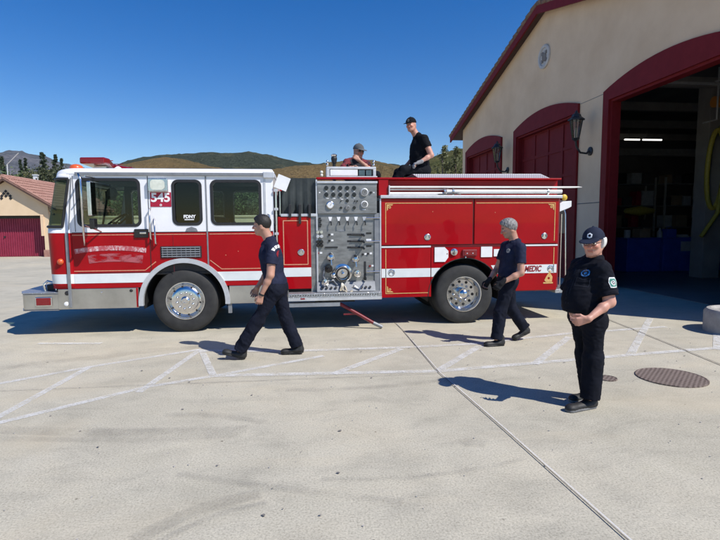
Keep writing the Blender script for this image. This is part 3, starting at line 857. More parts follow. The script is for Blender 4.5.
    plate('cab_lining', M['dark_in'], T, [(X0,1.0),(X1,1.0),(X1,2.53),(X0,2.53)], YS+.055, .012, [rrect(a-.0,b+.0,c-.0,d+.0,.07) for a,b,c,d in WN])
    # white stripe + pinstripes (near side)
    def strip(name, mat, pts, w, y=YS-.003, parent=T, t=.004):
        """flat strip following a polyline in XZ"""
        L, Rr = [], []
        for i, p in enumerate(pts):
            a = Vector(pts[max(i-1,0)]); b = Vector(pts[min(i+1,len(pts)-1)]); d = (b-a).normalized(); n = Vector((-d.y, d.x))
            q = Vector(p); L.append(tuple(q+n*w/2)); Rr.append(tuple(q-n*w/2))
        return plate(name, mat, parent, L+Rr[::-1], y, t)
    plate('white_stripe', M['stripe'], T, [(X0+.0,.84),(-2.50,.84),(-2.44,.92),(-2.38,.99),(X0+.0,.99)], YS-.004, .004)
    plate('white_stripe', M['stripe'], T, [(-1.36,.84),(-.49,.84),(-.49,.99),(-1.46,.99),(-1.40,.92)], YS-.004, .004)
    strip('pinstripe', M['pale_gold'], [(X0,1.605),(-2.45,1.605)], .012)
    strip('pinstripe', M['pale_gold'], [(-2.42,1.605),(-1.56,1.605)], .012)
    strip('pinstripe', M['pale_gold'], [(-1.50,1.605),(-.50,1.605)], .012)
    strip('pinstripe', M['pale_gold'], [(X0,1.035),(-2.52,1.035),(-2.35,1.17)], .014)
    strip('pinstripe', M['pale_gold'], [(-.50,1.035),(-1.32,1.035),(-1.50,1.18)], .014)
    strip('belt_line', M['black'], [(X0,1.642),(X1,1.642)], .012)
    # fender ring and wheel housing
    ring = arch_notch(-1.92,.50,.72,.46,34) + arch_notch(-1.92,.50,.645,.46,34)[::-1]
    plate('fender_trim', M['alu_matt'], T, ring, YS-.03, .06, bevel=.006)
    def housing(cx, r, y0, y1):
        m = MB(); pts = arch_notch(cx,.50,r,.40,24)
        A_ = [m.bm.verts.new((x, y0, z)) for x, z in pts]; B_ = [m.bm.verts.new((x, y1, z)) for x, z in pts]
        for i in range(len(pts)-1): m.bm.faces.new((A_[i], A_[i+1], B_[i+1], B_[i]))
        m.bm.faces.new(B_)
        m.build('wheel_housing', M['black'], T, smooth=60)
    housing(-1.92,.66,YS+.03,9.12); housing(2.78,.655,YS+.03,9.1)
    housing(-1.92,.66,YF-.04,10.1); housing(2.78,.655,YF-.04,10.1)
    # stainless rockers
    box('rocker_panel', M['steel'], T, -3.86, -2.64, YS-.005, YS+.05, .43, .755, .006)
    box('rocker_panel', M['steel'], T, -1.21, -.25, YS-.005, YS+.05, .46, .755, .006)
    strip('red_edge', red, [(-2.66,.44),(-2.66,.75)], .03, YS-.01)
    m = MB(); m.box(-1.24,-1.18,YS+.02,YS+.04,.3,.62); m.build('mud_flap', M['grey_trim'], T)
    for x, z, mt, r in ((-3.72,.69,M['black'],.03), (-3.74,.52,M['letter_white'],.028), (-3.2,.69,M['chrome'],.012), (-2.75,.71,M['black'],.02)):
        MB().lathe((x, YS-.005, z), (0,-1,0), [(0,r*1.2),(.012,r*1.2),(.012,r),(.016,r*.8),(.018,0)], 14).build('side_marker', mt, T)
    # vertical bright strip at the door's front edge
    box('door_edge_strip', M['grey_trim'], T, -3.70, -3.655, YS-.022, YS-.0, .46, 1.64, .004)
    # front corner, windscreen, front
    rows = [(.76,-3.99),(.84,-4.0),(.99,-4.01),(1.64,-4.025),(1.74,-4.015),(2.48,-3.865),(2.56,-3.835)]
    def cols(z, xf):
        xs = X0; r = .19; pts = [(xs, YS)]
        t = (z-1.74)/.74; px = -3.735+.13*max(0,min(1,t)); px = min(px, -3.605)
        pts.append((px, YS))
        for k in range(0, 7):
            a = R(90*k/6); pts.append((xf+r-r*math.sin(a), YS+r-r*math.cos(a)))
        q = []
        for (x, y) in pts[::-1]: q.append((x, YS+YF-y))
        return pts + q
    m = MB(); grid = []
    for z, xf in rows:
        grid.append([m.bm.verts.new((x, y, z)) for x, y in cols(z, xf)])
    nc = len(grid[0]); gl = []
    for i in range(len(rows)-1):
        for j in range(nc-1):
            if rows[i][0] == 1.74 and 1 <= j <= nc-3:
                gl.append([grid[i][j].co.copy(), grid[i][j+1].co.copy(), grid[i+1][j+1].co.copy(), grid[i+1][j].co.copy()]); continue
            f = m.bm.faces.new((grid[i][j], grid[i][j+1], grid[i+1][j+1], grid[i+1][j]))
            f.material_index = {0:0,1:1,2:0,3:2,4:2,5:2}[i]; f.smooth = True
    ob = m.build('cab_front', [red, M['stripe'], M['white']], T, smooth=30)
    sm = ob.modifiers.new('thick', 'SOLIDIFY'); sm.thickness = .03
    m = MB(); m.sm = True
    vs = {}
    def vget(p):
        k = tuple(round(c, 4) for c in p)
        if k not in vs: vs[k] = m.bm.verts.new(p)
        return vs[k]
    for q in gl: m.bm.faces.new([vget(p) for p in q])
    gw = m.build('windscreen', M['glass_clear'], T, smooth=60)
    m = MB()
    def pt(i, j, off=.004): v = cols(*rows[i])[j]; return (v[0], v[1]-(off if j < nc/2 else -off), rows[i][0])
    for loop in ([pt(4,j) for j in range(1,nc-1)], [pt(5,j) for j in range(1,nc-1)], [pt(4,1),pt(5,1)], [pt(4,nc-2),pt(5,nc-2)], [pt(4,nc//2),pt(5,nc//2)]):
        m.tube(loop, .022, 8)
    m.build('windscreen_seal', M['black'], T, smooth=60)
    MB().tube([(-3.64,YS-.004,1.70),(-3.565,YS-.004,2.50)], .009, 6).build('pillar_seam', M['grey_trim'], T)
    # front grille + headlamps (front side)
    box('front_grille', M['chrome'], T, -4.05, -4.01, 9.15, 10.05, .95, 1.5, .006)
    for y in (8.72, 10.2):
        b = box('headlight', M['chrome'], T, -4.05, -4.0, y, y+.3, .95, 1.25, .006)
        for dy in (.08,.22): MB().lathe((-4.05, y+dy, 1.1), (-1,0,0), [(0,.06),(.01,.055),(.015,0)], 16).build('lens', M['lens'], b)
    # roof
    m = MB(); m.sm = True; prev = None
    for ins, z in ((0,2.555),(.0,2.6),(.02,2.63),(.06,2.65),(.14,2.662),(.5,2.67)):
        xa, xb, ya, yb = -3.85+ins*1.3+(z-2.555)*.5, -.46-ins*.3, YS-.0+ins, YF-ins
        r1 = max(.05,.21-ins*.2); pts = []
        for cx, cy, a0, r in ((xb-.04, ya+.04, -90, .04), (xb-.04, yb-.04, 0, .04), (xa+r1, yb-r1, 90, r1), (xa+r1, ya+r1, 180, r1)):
            for k in range(7): a = R(a0+90*k/6); pts.append((cx+r*math.cos(a), cy+r*math.sin(a)))
        ring_ = [m.bm.verts.new((x, y, z)) for x, y in pts]
        if prev:
            for k in range(len(pts)): m.bm.faces.new((prev[k], prev[(k+1)%len(pts)], ring_[(k+1)%len(pts)], ring_[k]))
        prev = ring_
    m.bm.faces.new(prev); m.build('cab_roof', M['white'], T, smooth=50)
    MB().face([(-3.7,YS+.05,2.54),(-.5,YS+.05,2.54),(-.5,YF-.05,2.54),(-3.7,YF-.05,2.54)]).build('headliner', M['grey_in'], T)
    m = MB(); m.box(-3.50,-.455,YS-.035,YS+.01,2.535,2.582); m.build('rain_gutter', M['grey_trim'], T, .004)
    m = MB(); m.box(-.62,-.44,YS-.045,YS+.01,2.50,2.60); m.build('gutter_end', M['alu_matt'], T, .01)
    box('cab_rear_wall', M['white'], T, -.51, -.465, YS+.003, YF-.003, .76, 2.555, .003)
    m = MB(); m.box(-.62,-.585,YS-.006,YS,1.66,2.52); m.build('rear_seam', M['alu_matt'], T)
    # door seams
    for x, z0, z1, w, mt in ((-2.425,1.0,2.53,.008,M['black']), (-1.53,1.05,2.53,.022,M['grey_trim']), (-3.545,1.66,2.53,.006,M['black']), (-2.07,1.0,1.6,.004,M['red_dark'])):
        box('door_seam', mt, T, x-w/2, x+w/2, YS-.006, YS, z0, z1, 0)
    box('door_seam', M['black'], T, -3.545, -2.425, YS-.005, YS, 1.002, 1.008, 0)
    # interior
    m = MB(); m.box(-3.7,-.55,YS+.06,YF-.06,.95,1.0); m.box(-2.5,-1.65,9.15,10.1,1.0,1.9); m.box(-2.12,-1.5,8.42,10.78,1.0,1.9); m.box(-2.12,-1.95,8.42,9.9,1.9,2.5)
    m.box(-1.02,-.56,8.5,10.7,1.0,1.6)
    m.build('cab_interior', M['dark_in'], T, .02)
    m = MB(); m.prism([(-3.78,1.0),(-3.35,1.0),(-3.30,1.62),(-3.45,1.74),(-3.80,1.74)], 8.45, 10.75); m.build('dashboard', M['dark_in'], T, .02)
    for y in (8.62, 10.0):
        st = MB().box(-2.95,-2.5,y,y+.48,1.25,1.42).build('front_seat', M['grey_in'], T, .04)
        MB().box(-2.58,-2.45,y+.02,y+.46,1.4,2.05).build('seat_back', M['grey_in'], st, .05)
        MB().box(-2.57,-2.47,y+.12,y+.36,2.08,2.25).build('headrest', M['grey_in'], st, .03)
    for y in (8.6, 9.3, 10.1):
        st = MB().box(-.98,-.62,y,y+.45,1.6,1.68).build('crew_seat', M['grey_in'], T, .03)
        MB().box(-.68,-.58,y+.03,y+.42,1.68,2.2).build('seat_back', M['grey_in'], st, .04)
    m = MB(); c = Vector((-3.12, 8.86, 1.80)); ax1 = Vector((0,1,0)); ax2 = Vector((.78,0,.62)).normalized()
    m.tube([c+ax1*.23*math.cos(2*PI*k/24)+ax2*.23*math.sin(2*PI*k/24) for k in range(25)], .016, 8, False)
    m.tube([c-ax2*.22, c, c+ax2*.22], .012, 6); m.tube([c-ax1*.22, c, c+ax1*.22], .012, 6); m.tube([c, c+Vector((-.25,0,-.3))], .03, 8)
    m.build('steering_wheel', M['black_gloss'], T, smooth=60)
    m = MB(); m.tube([(-3.45,9.6,2.5),(-3.42,9.6,2.35)], .012, 6); m.box(-3.46,-3.42,9.4,9.8,2.22,2.36); m.lathe((-3.2,9.0,2.3),(-.3,-1,0),[(0,0),(0,.1),(.05,.08),(.05,0)],14)
    m.build('cab_fan', M['dark_in'], T)
    m = MB(); m.tube([(-2.35,8.45,1.1),(-2.35,8.45,2.5)], .035, 8); m.tube([(-1.5,8.46,1.1),(-1.5,8.46,2.5)], .03, 8)
    m.box(-2.04,-1.62,8.40,8.41,2.2,2.215).box(-2.04,-1.62,8.40,8.41,2.04,2.05)
    m.build('door_post', M['dark_in'], T)
    # scene light, number sign, louvre, handles
    lt = box('scene_light', M['chrome'], T, -2.405, -2.105, YS-.07, YS, 2.285, 2.49, .012)
    plate('lens', M['lens'], lt, rrect(-2.365,-2.15,2.31,2.465,.05), YS-.082, .012, bevel=.003)
    sg = plate('number_sign', M['sign_red'], T, [(-2.395,2.045),(-2.075,2.045),(-2.075,2.275),(-2.395,2.275)], YS-.006, .006)
    text('number_lettering', '545', M['letter_white'], sg, -2.235, YS-.008, 2.185, .19, width=.29, bold=.006)
    plate('number_emblem', M['letter_white'], sg, circ(-2.235,2.073,.018,10), YS-.009, .003, [circ(-2.235,2.073,.009,8)])
    lou = box('engine_louvre', M['black'], T, -2.27, -1.63, YS-.012, YS, 1.225, 1.415, .004)
    m = MB()
    for i in range(5):
        z = 1.243+i*.036
        m.box(-2.25,-1.65,YS-.024,YS-.012,z,z+.014, Matrix.Rotation(R(-25),3,'X'))
    for i in range(9): m.box(-2.24+i*.0725,-2.232+i*.0725,YS-.022,YS-.012,1.235,1.405)
    m.build('slats', M['grey_trim'], lou)
    def rail(pts, r=.014, name='grab_rail', mat=None): return MB().tube(pts, r, 10).build(name, mat or M['chrome'], T, smooth=60)
    rail([(-2.395,YS,2.02),(-2.40,YS-.07,2.0),(-2.395,YS-.075,1.55),(-2.39,YS,1.52)])
    rail([(-2.345,YS,1.86),(-2.335,YS-.06,1.84),(-2.325,YS-.06,1.47),(-2.325,YS,1.45)])
    rail([(-.56,YS,1.92),(-.53,YS-.06,1.9),(-.53,YS-.06,1.45),(-.53,YS,1.42)])
    box('cab_lining', M['dark_in'], T, -.525, -.512, YS+.06, YF-.08, 1.0, 2.5, 0)
    rail([(-.42,YS-.02,2.33),(-.42,YS-.02,1.5),(-.41,YS-.02,.75)], .017)
    rail([(-.36,YS+.05,2.3),(-.36,YS+.05,1.9)], .012)
    for z in (2.3, 2.0, 1.6): box('rail_bracket', M['alu_matt'], T, -.455, -.39, YS-.04, YS+.03, z-.02, z+.02, .004)
    for x0 in (-2.66,):
        h = box('door_handle', M['black_gloss'], T, x0, x0+.22, YS-.025, YS, 1.555, 1.695, .012)
        box('latch_lever', M['chrome'], h, x0+.09, x0+.19, YS-.04, YS-.025, 1.615, 1.65, .006)
    plate('trim_badge', M['grey_trim'], T, [(-1.87,1.655),(-1.68,1.655),(-1.70,1.70),(-1.775,1.725),(-1.85,1.70)], YS-.01, .01)
    text('window_lettering', 'FDNY', M['letter_white'], T, -1.80, YS-.006, 1.885, .07, width=.19, bold=.003)
    plate('window_sticker', M['letter_white'], T, rrect(-1.88,-1.73,1.832,1.846,.004,2), YS-.005, .002)
    # faded lettering scroll on the driver's door, painted reflection below it
    arcp = lambda r0, r1, a0, a1, cx, cz: [(cx+r1*math.cos(R(a)), cz+r1*math.sin(R(a))) for a in np.linspace(a0,a1,14)] + [(cx+r0*math.cos(R(a)), cz+r0*math.sin(R(a))) for a in np.linspace(a1,a0,14)]
    plate('scroll_and_reflection', M['scroll'], T, arcp(3.00,3.075,100.5,80,-3.02,-1.64), YS-.005, .003)
    plate('scroll_and_reflection', M['reflection_faint'], T, arcp(2.80,2.93,97.5,81,-3.0,-1.62), YS-.005, .003)  # lower band: pink reflection on the door, put in as patchy colour
    # headlamp turn signal at the front corner
    MB().lathe((-3.79, YS+.0, 1.19), (-.3,-1,0), [(0,.05),(.03,.045),(.05,.025),(.055,0)], 16).build('turn_signal', M['amber'], T, smooth=60)
    # mirror
    mr = MB(); mr.tube([(-3.42,YS,2.50),(-3.34,8.05,2.53),(-3.30,8.03,2.45),(-3.30,8.03,1.72),(-3.42,YS,1.45)], .016, 8)
    mr.tube([(-3.22,YS,2.50),(-3.25,8.06,2.50)], .012, 6); mr.tube([(-3.16,YS,1.66),(-3.28,8.05,1.76)], .012, 6)
    mo = mr.build('mirror_arm', M['chrome'], T, smooth=60)
    hd = box('mirror_head', M['chrome'], mo, -3.205, -3.145, 7.98, 8.16, 1.90, 2.42, .015)
    box('mirror_glass', M['glass_dark'], hd, -3.144, -3.141, 7.99, 8.15, 1.92, 2.40, 0)
    box('mirror_head', M['black_gloss'], mo, -3.2, -3.13, 8.0, 8.14, 1.70, 1.86, .015)
    # roof light bar & beacon
    bar = MB(); bar.prismz([(-3.56,8.66),(-3.16,8.62),(-3.14,8.80),(-3.35,9.6),(-3.14,10.4),(-3.16,10.6),(-3.56,10.55),(-3.66,9.6)], 2.755, 2.855)
    bo = bar.build('light_bar', M['tail_red'], T, .02)
    m = MB()
    for y in (9.0, 10.2): m.box(-3.45,-3.25,y-.06,y+.06,2.665,2.75)
    m.build('bar_foot', M['chrome'], bo, .005)
    for y in (9.1, 9.6, 10.1): box('bar_divider', M['red_dark'], bo, -3.6, -3.2, y-.012, y+.012, 2.852, 2.862, 0)
    MB().lathe((-3.0,8.75,2.66),(0,0,1),[(0,.06),(.03,.06),(.06,.02),(.06,0)],14).build('roof_horn', M['white'], T)
    MB().lathe((-3.57,8.56,2.635),(0,0,1),[(0,.10),(.04,.10),(.07,.085),(.09,.05),(.10,0)],20).build('beacon', M['amber'], T, smooth=60)
    # front bumper
    bp = [(-3.86,YS+.01),(-4.36,YS+.01),(-4.40,YS+.03),(-4.52,8.6),(-4.58,9.1),(-4.6,9.6),(-4.58,10.1),(-4.52,10.6),(-4.40,YF-.03),(-4.36,YF-.01),(-3.86,YF-.01)]
    bb = MB().prismz(bp, .43, .685).build('front_bumper', M['steel'], T, .01)
    cx_, cy_ = -4.1, 9.6
    MB().prismz([(cx_+(x-cx_)*1.02, cy_+(y-cy_)*1.012) for x, y in bp], .688, .705).build('bumper_tread', M['diamond'], bb, .004)
    MB().prismz([(cx_+(x-cx_)*1.015, cy_+(y-cy_)*1.009) for x, y in bp], .415, .428).build('bumper_lip', M['steel'], bb, .004)
    l = box('marker_light', M['chrome'], bb, -4.205, -3.955, YS-.012, YS+.01, .49, .635, .01)
    box('lens', M['tail_red'], l, -4.185, -3.975, YS-.028, YS-.012, .505, .62, .008)
    box('hose_tray', M['black'], bb, -4.15, -3.95, 8.6, 10.4, .706, .80, .01)
    MB().tube([(-4.12,8.5,.71),(-4.14,8.5,.82),(-4.08,8.5,.87),(-3.98,8.5,.84),(-3.95,8.5,.72)], .02, 8).build('tow_loop', M['chrome'], bb, smooth=60)
    box('bumper_gap', M['black'], T, -3.90, -3.85, YS+.03, YF-.03, .46, .74, 0)
    # ---------------- hose bed / pump bay behind the cab
    box('crosslay_bay', M['dark_in'], T, -.40, .22, YS+.12, YF-.1, .6, 2.3, .005)
    cov = MB(); cov.sm = True; n = 26
    top = []; bot = []
    for k in range(n+1):
        x = -.33+.56*k/n; w = .012*math.sin(k*1.9)+.010*math.sin(k*.8+1)+.02
        top.append((x, YS+.10, 2.505)); 
    for zi, z in enumerate(np.linspace(2.51,1.93,9)):
        pass
    g = [[cov.bm.verts.new((-.33+.56*k/n, YS+.05-(.012*math.sin(k*1.05+zi*.12)+.008*math.sin(k*2.3))*(.15+zi/8), z)) for k in range(n+1)] for zi, z in enumerate(np.linspace(2.51,1.93,9))]
    for a, b in zip(g, g[1:]):
        for k in range(n): cov.bm.faces.new((a[k], a[k+1], b[k+1], b[k]))
    topv = [cov.bm.verts.new((-.33+.56*k/n, YF-.1, 2.50)) for k in range(n+1)]
    for k in range(n): cov.bm.faces.new((topv[k], topv[k+1], g[0][k+1], g[0][k]))
    cov.build('crosslay_cover', M['vinyl'], T, smooth=60, norm=False)
    for x in (-.20,-.04,.12):
        s = box('cover_strap', M['black'], T, x-.022, x+.022, YS-.03, YS+.045, 1.86 if x != -.04 else 1.76, 2.08, .008)
    box('cover_rail', M['alu_matt'], T, -.35, .235, YS-.01, YS+.04, 1.88, 1.925, .004)
    tg = MB(); tg.face([(0,0,0),(.26,0,0),(.26,0,.31),(0,0,.31)])
    tgm = Matrix.Translation((-.445,YS-.03,2.38)) @ Matrix.Rotation(R(22),4,'Y') @ Matrix.Translation((0,0,-.02))
    for v in tg.bm.verts: v.co = tgm @ (Matrix.Diagonal((.8,1,.72,1)) @ v.co)
    o = tg.build('inspection_card', M['offwhite'], T); s = o.modifiers.new('s','SOLIDIFY'); s.thickness = .004
    bp_ = MB().box(-.40,.135,YS+.0,YS+.06,.68,1.875).build('pump_side_panel', red, T, .006)
    plate('gold_outline', M['pale_gold'], bp_, rrect(-.32,.09,1.08,1.82,.01,2), YS-.004, .004, [rrect(-.305,.075,1.095,1.805,.008,2)])
    plate('white_stripe', M['stripe'], bp_, [(-.40,.885),(.133,.885),(.133,1.035),(-.40,1.035)], YS-.004, .004)
    def latch(x, z, par, r=.055, y=YS):
        l = MB(); l.sm = True; l.lathe((x,y,z),(0,-1,0),[(0,r),(.008,r),(.012,r*.85),(.004,r*.8),(.004,0)],20); o = l.build('door_latch', M['chrome'], par, smooth=35)
        k = MB().tube([(x-r*.6,y-.012,z-r*.3),(x-r*.4,y-.016,z+r*.5),(x+r*.4,y-.016,z+r*.5),(x+r*.6,y-.012,z-r*.3)], .006, 6); k.build('pull_ring', M['grey_trim'], o)
        return o
    latch(-.03,1.29,bp_)
    # ---------------- pump panel
    pp = box('pump_panel', al, T, .13, 1.29, YS+.02, YS+.06, .55, 1.93, .003)
    box('panel_side', M['grey_trim'], pp, 1.20, 1.295, YS+.0, YS+.019, .58, 1.93, .003)
    ug = box('gauge_panel', al, T, .25, 1.24, YS-.012, YS+.06, 1.925, 2.45, .006)
    box('panel_top_trim', M['alu_matt'], ug, .245, 1.25, YS-.03, YS+.06, 2.42, 2.455, .004)
    box('panel_frame', M['alu_matt'], T, .225, .25, YS-.005, YS+.06, .56, 2.48, .003)
    plate('panel_seam', M['grey_trim'], ug, [(.26,1.93),(1.2,1.93),(1.2,1.936),(.26,1.936)], YS-.014, .002)
    def knob(x, z, r, mat, y=YS-.012, par=None, d=.02, name='gauge'):
        k = MB(); k.sm = True; k.lathe((x,y,z),(0,-1,0),[(0,r),(d*.8,r),(d,r*.85),(d,0)],18); return k.build(name, mat, par or ug, smooth=35)
    for i in range(5):
        for z in (2.345, 2.235):
            g_ = knob(.40+i*.115, z, .034, M['black_gloss'], name='gauge'); 
            plate('legend', M['offwhite'], g_, rrect(.385+i*.115,.415+i*.115,z-.060,z-.050,.002,1), YS-.014, .002)
    def dial(x, z, r, face, rim):
        d_ = knob(x, z, r, rim, d=.03); plate('dial_face', face, d_, circ(x, z, r*.78, 20), YS-.046, .003)
        plate('needle', M['black'], d_, [(x-.004,z-.01),(x+.004,z-.01),(x+r*.4,z+r*.45),(x+r*.36,z+r*.5)], YS-.049, .002)
    dial(1.03,2.275,.065,M['dial_grey'],M['alu_matt']); dial(.46,2.065,.062,M['offwhite'],M['chrome']); dial(1.03,2.075,.058,M['dial_grey'],M['letter_white'])
    dial(.745,2.02,.042,M['dial_grey'],M['grey_trim'])
    for x, z, r in ((.745,2.135,.026),(.64,2.02,.02),(.86,2.02,.026),(.87,2.13,.012),(.91,2.13,.012),(.64,2.13,.01),(1.14,2.27,.02)): knob(x, z, r, M['black_gloss'], name='switch')
    for x in (.29,1.19):
        plate('screw', M['offwhite'], ug, circ(x,2.27,.012,8), YS-.015, .003)
    for x, z, w in ((.40,2.168,.04),(.5,2.168,.05),(.64,2.155,.04),(1.0,1.985,.05)): plate('legend', M['offwhite'], ug, rrect(x,x+w,z,z+.012,.002,1), YS-.014, .002)
    yy = YS+.02
    for i, x in enumerate((.46,.60,.745,.89,1.03)):
        h = plate('drain_tag', M['offwhite'] if i < 4 else M['alu_matt'], pp, [(x-.032,1.87),(x+.032,1.87),(x+.012,1.80),(x-.012,1.80)], yy-.006, .005)
        MB().tube([(x,yy,1.80),(x+.01,yy-.05,1.79),(x+.015,yy-.05,1.73)], .010, 6).build('drain_knob', M['black_gloss'], h)
    for z, mt in ((1.85,M['alu_matt']),(1.46,M['alu_matt']),(.95,M['alu_matt'])):
        MB().tube([(1.06,yy-.03,z),(1.29,yy-.03,z)], .011, 8).build('rod', M['chrome'], pp)
    m = MB()
    for k in range(5): m.box(.27+(k%2)*.012,.305+(k%2)*.012,yy-.03,yy,1.70+k*.034,1.725+k*.034)
    m.build('switch_stack', M['black'], pp)
    for j, z in enumerate((1.575,1.465,1.36)):
        s = box('valve_slot', M['black'], pp, .74, 1.02, yy-.004, yy, z-.016, z+.016, 0)
        MB().tube([(1.0,yy,z),(1.0,yy-.09,z),(1.02,yy-.09,z-.03)], .018, 8).build('pull_handle', M['black_gloss'], s)
        MB().tube([(.80,yy-.02,z),(.98,yy-.02,z)], .010, 8).build('pull_rod', M['iron'], s)
        plate('legend', M['black_gloss'] if j != 1 else M['offwhite'], s, rrect(1.06,1.15,z+.005,z+.035,.003,1), yy-.004, .003)
    box('valve_slot', M['black'], pp, .37, .58, yy-.014, yy, 1.352, 1.378, 0)
    plate('maker_badge', M['grey_trim'], pp, [(.56,1.64),(.6,1.655),(.64,1.67),(.68,1.655),(.72,1.64),(.64,1.628)], yy-.005, .004)
    for z, mt in ((1.62,M['chrome']),(1.55,M['alu_matt']),(1.46,M['black_gloss']),(1.40,M['black_gloss'])):
        for dx in (0,.06): knob(.25+dx, z, .03, mt, yy, pp, .05, 'gauge')
    for x, z in ((.44,1.575),(.44,1.475),(.25,1.27),(1.0,1.24),(1.09,1.25),(1.12,1.04)): 
        knob(x, z, .018, M['tail_red'] if x in (.25,1.12) else M['black_gloss'], yy, pp, .02, 'button')
        plate('legend', M['offwhite'], pp, rrect(x+.03,x+.07,z-.01,z+.02,.002,1), yy-.003, .002)
    # discharge caps, suction inlet, valves
    for x, z, tilt in ((.46,1.235,-.5),(.87,1.20,-.6)):
        c_ = MB(); c_.sm = True; c_.lathe((x,yy,z),(0,-1,tilt),[(0,.05),(.03,.05),(.035,.062),(.10,.062),(.11,.05),(.13,.03),(.14,0)],14); o = c_.build('discharge_cap', M['chrome'], pp, smooth=35)
        MB().tube([(x,yy-.11,z-.06),(x+.01,yy-.13,z-.16)], .008, 6).build('cap_chain', M['chrome'], o)
    s = MB(); s.sm = True; s.lathe((.655,yy,.93),(0,-1,-.08),[(0,.16),(.02,.16),(.03,.13),(.10,.125),(.10,.105),(.03,.10),(.03,0)],28); so = s.build('suction_inlet', M['chrome'], pp, smooth=35)
    MB().tube([(.655+.105*math.cos(a),yy-.11,.92+.105*math.sin(a)) for a in [2*PI*k/20 for k in range(21)]], .014, 8, False).build('inlet_ring', M['black'], so, smooth=60)
    MB().lathe((.655,yy,.93),(0,-1,0),[(.05,.03),(.12,.028),(.13,0)],12).build('inlet_stem', M['chrome'], so)
    for x, z, r in ((.42,1.03,.055),(.36,.80,.05),(.50,.92,.035),(.90,.94,.05)):
        k = MB(); k.sm = True; k.lathe((x,yy,z),(0,-1,-.2),[(0,r),(.05,r),(.06,r*1.25),(.10,r*1.2),(.11,r*.6),(.15,r*.5),(.15,0)],12); k.build('valve', M['chrome'] if z != 1.03 else M['black_gloss'], pp, smooth=35)
    MB().tube([(.36,yy-.06,1.03),(.33,yy-.07,.9),(.36,yy-.08,.8),(.5,yy-.07,.82),(.56,yy-.07,.74)], .02, 8).build('pipe', M['grey_trim'], pp, smooth=60)
    MB().tube([(.33,yy-.06,1.0),(.5,yy-.05,.98)], .018, 8).build('pipe', M['iron'], pp, smooth=60)
    ks = box('valve_slot', M['black'], pp, 1.02, 1.055, yy-.005, yy, .82, 1.12, 0)
    MB().tube([(1.037,yy,.85),(1.037,yy-.06,.85),(1.037,yy-.06,.81)], .02, 8).build('pull_handle', M['black_gloss'], ks)
    mf = MB(); mf.prismx([(YS-.10,.63),(YS+.02,.63),(YS+.02,.80),(YS-.02,.78)], .22, 1.20); mfo = mf.build('drain_manifold', M['grey_trim'], pp, .006)
    for i, x in enumerate((.31,.385,.46,.535,.62,.97,1.04,1.11)):
        MB().lathe((x,YS-.065,.69),(0,-1,.4),[(0,.02),(.03,.02),(.03,0)],10).build('drain_cap', M['tail_red'] if i == 4 else M['black'], mfo)
    rg = random.Random(4)
    m = MB()
    for k in range(9):
        x = .64+.028*k*(.6 if k > 5 else .5); z = .78-.02*k
        m.tube([(x,YS-.06,z),(x+.03*rg.uniform(-1,1),YS-.11,z-.07),(x+.05*rg.uniform(-1,1),YS-.1,.65)], .014, 6)
    m.build('hose_adapter', M['brass_pale'], pp, smooth=60)
    MB().tube([(.78,YS-.05,.66),(.85,YS-.09,.73),(.93,YS-.1,.66),(1.0,YS-.08,.76)], .012, 6).build('cap_chain', M['chrome'], pp, smooth=60)
    # running boards
    sb = MB().box(-.25,1.29,YS-.20,YS+.04,.50,.625).build('running_board', M['diamond'], T, .006)
    MB().box(-.25,1.29,YS-.206,YS-.2005,.505,.55).build('board_edge', M['alu_matt'], sb)
    m = MB()
    for k in range(36): m.box(-.22+k*.041,-.205+k*.041,YS-.209,YS-.2065,.585,.60)
    m.build('grip_holes', M['iron'], sb)
    m = MB(); m.box(-.05,.02,YS-.21,YS-.2065,.53,.55); m.build('board_marker', M['letter_red'], sb)
    MB().box(-.24,.60,YS-.12,YS+.04,.39,.455).build('lower_step', M['alu_matt'], T, .006)
    m = MB(); m.tube([(.60,YS-.05,.42),(.95,YS-.12,.22),(1.15,YS-.16,.10)], [.03,.03,.03], 8); m.tube([(.66,YS-.07,.24),(.9,YS-.1,.25)], .015, 6)
    m.build('drain_pipe', M['red_dark'], T, smooth=60)
    MB().tube([(1.15,YS-.16,.10),(1.30,YS-.18,.03)], .032, 8).build('drain_hose', M['grey_trim'], T, smooth=60)
    # ---------------- rear body
    box('body_side_core', M['red_dark'], T, 1.32, 4.45, YS+.03, YF-.03, 1.18, 2.2, .004)
    box('body_lower_core', M['red_dark'], T, 1.32, 2.10, YS+.03, YF-.03, .50, 1.18, .004)
    box('body_lower_core', M['red_dark'], T, 3.46, 4.45, YS+.03, YF-.03, .55, 1.18, .004)
    def gold_frame(par, x0, x1, z0, z1, sides='LTRB', w=.012):
        ps = []
        if 'T' in sides: ps.append([(x0,z1-w),(x1,z1-w),(x1,z1),(x0,z1)])
        if 'B' in sides: ps.append([(x0,z0),(x1,z0),(x1,z0+w),(x0,z0+w)])
        if 'L' in sides: ps.append([(x0,z0+w+.0005),(x0+w,z0+w+.0005),(x0+w,z1-w-.0005),(x0,z1-w-.0005)])
        if 'R' in sides: ps.append([(x1-w,z0+w+.0005),(x1,z0+w+.0005),(x1,z1-w-.0005),(x1-w,z1-w-.0005)])
        return plate('gold_outline', M['gold'], par, ps, YS-.004, .003)
    def scroll(par, x, z, sx, sz, k=1.0):
        ps = [[(x,z),(x+sx*.11*k,z),(x+sx*.09*k,z+sz*.02*k),(x+sx*.04*k,z+sz*.02*k),(x+sx*.02*k,z+sz*.04*k),(x+sx*.02*k,z+sz*.09*k),(x,z+sz*.11*k)],
              [(x+sx*(.05*k+.022*k*math.cos(a)), z+sz*(.05*k+.022*k*math.sin(a))) for a in [2*PI*i/10 for i in range(10)]]]
        return plate('gold_scroll', M['gold'], par, ps, YS-.0045, .003, [circ(x+sx*.05*k, z+sz*.05*k, .01*k, 8)])
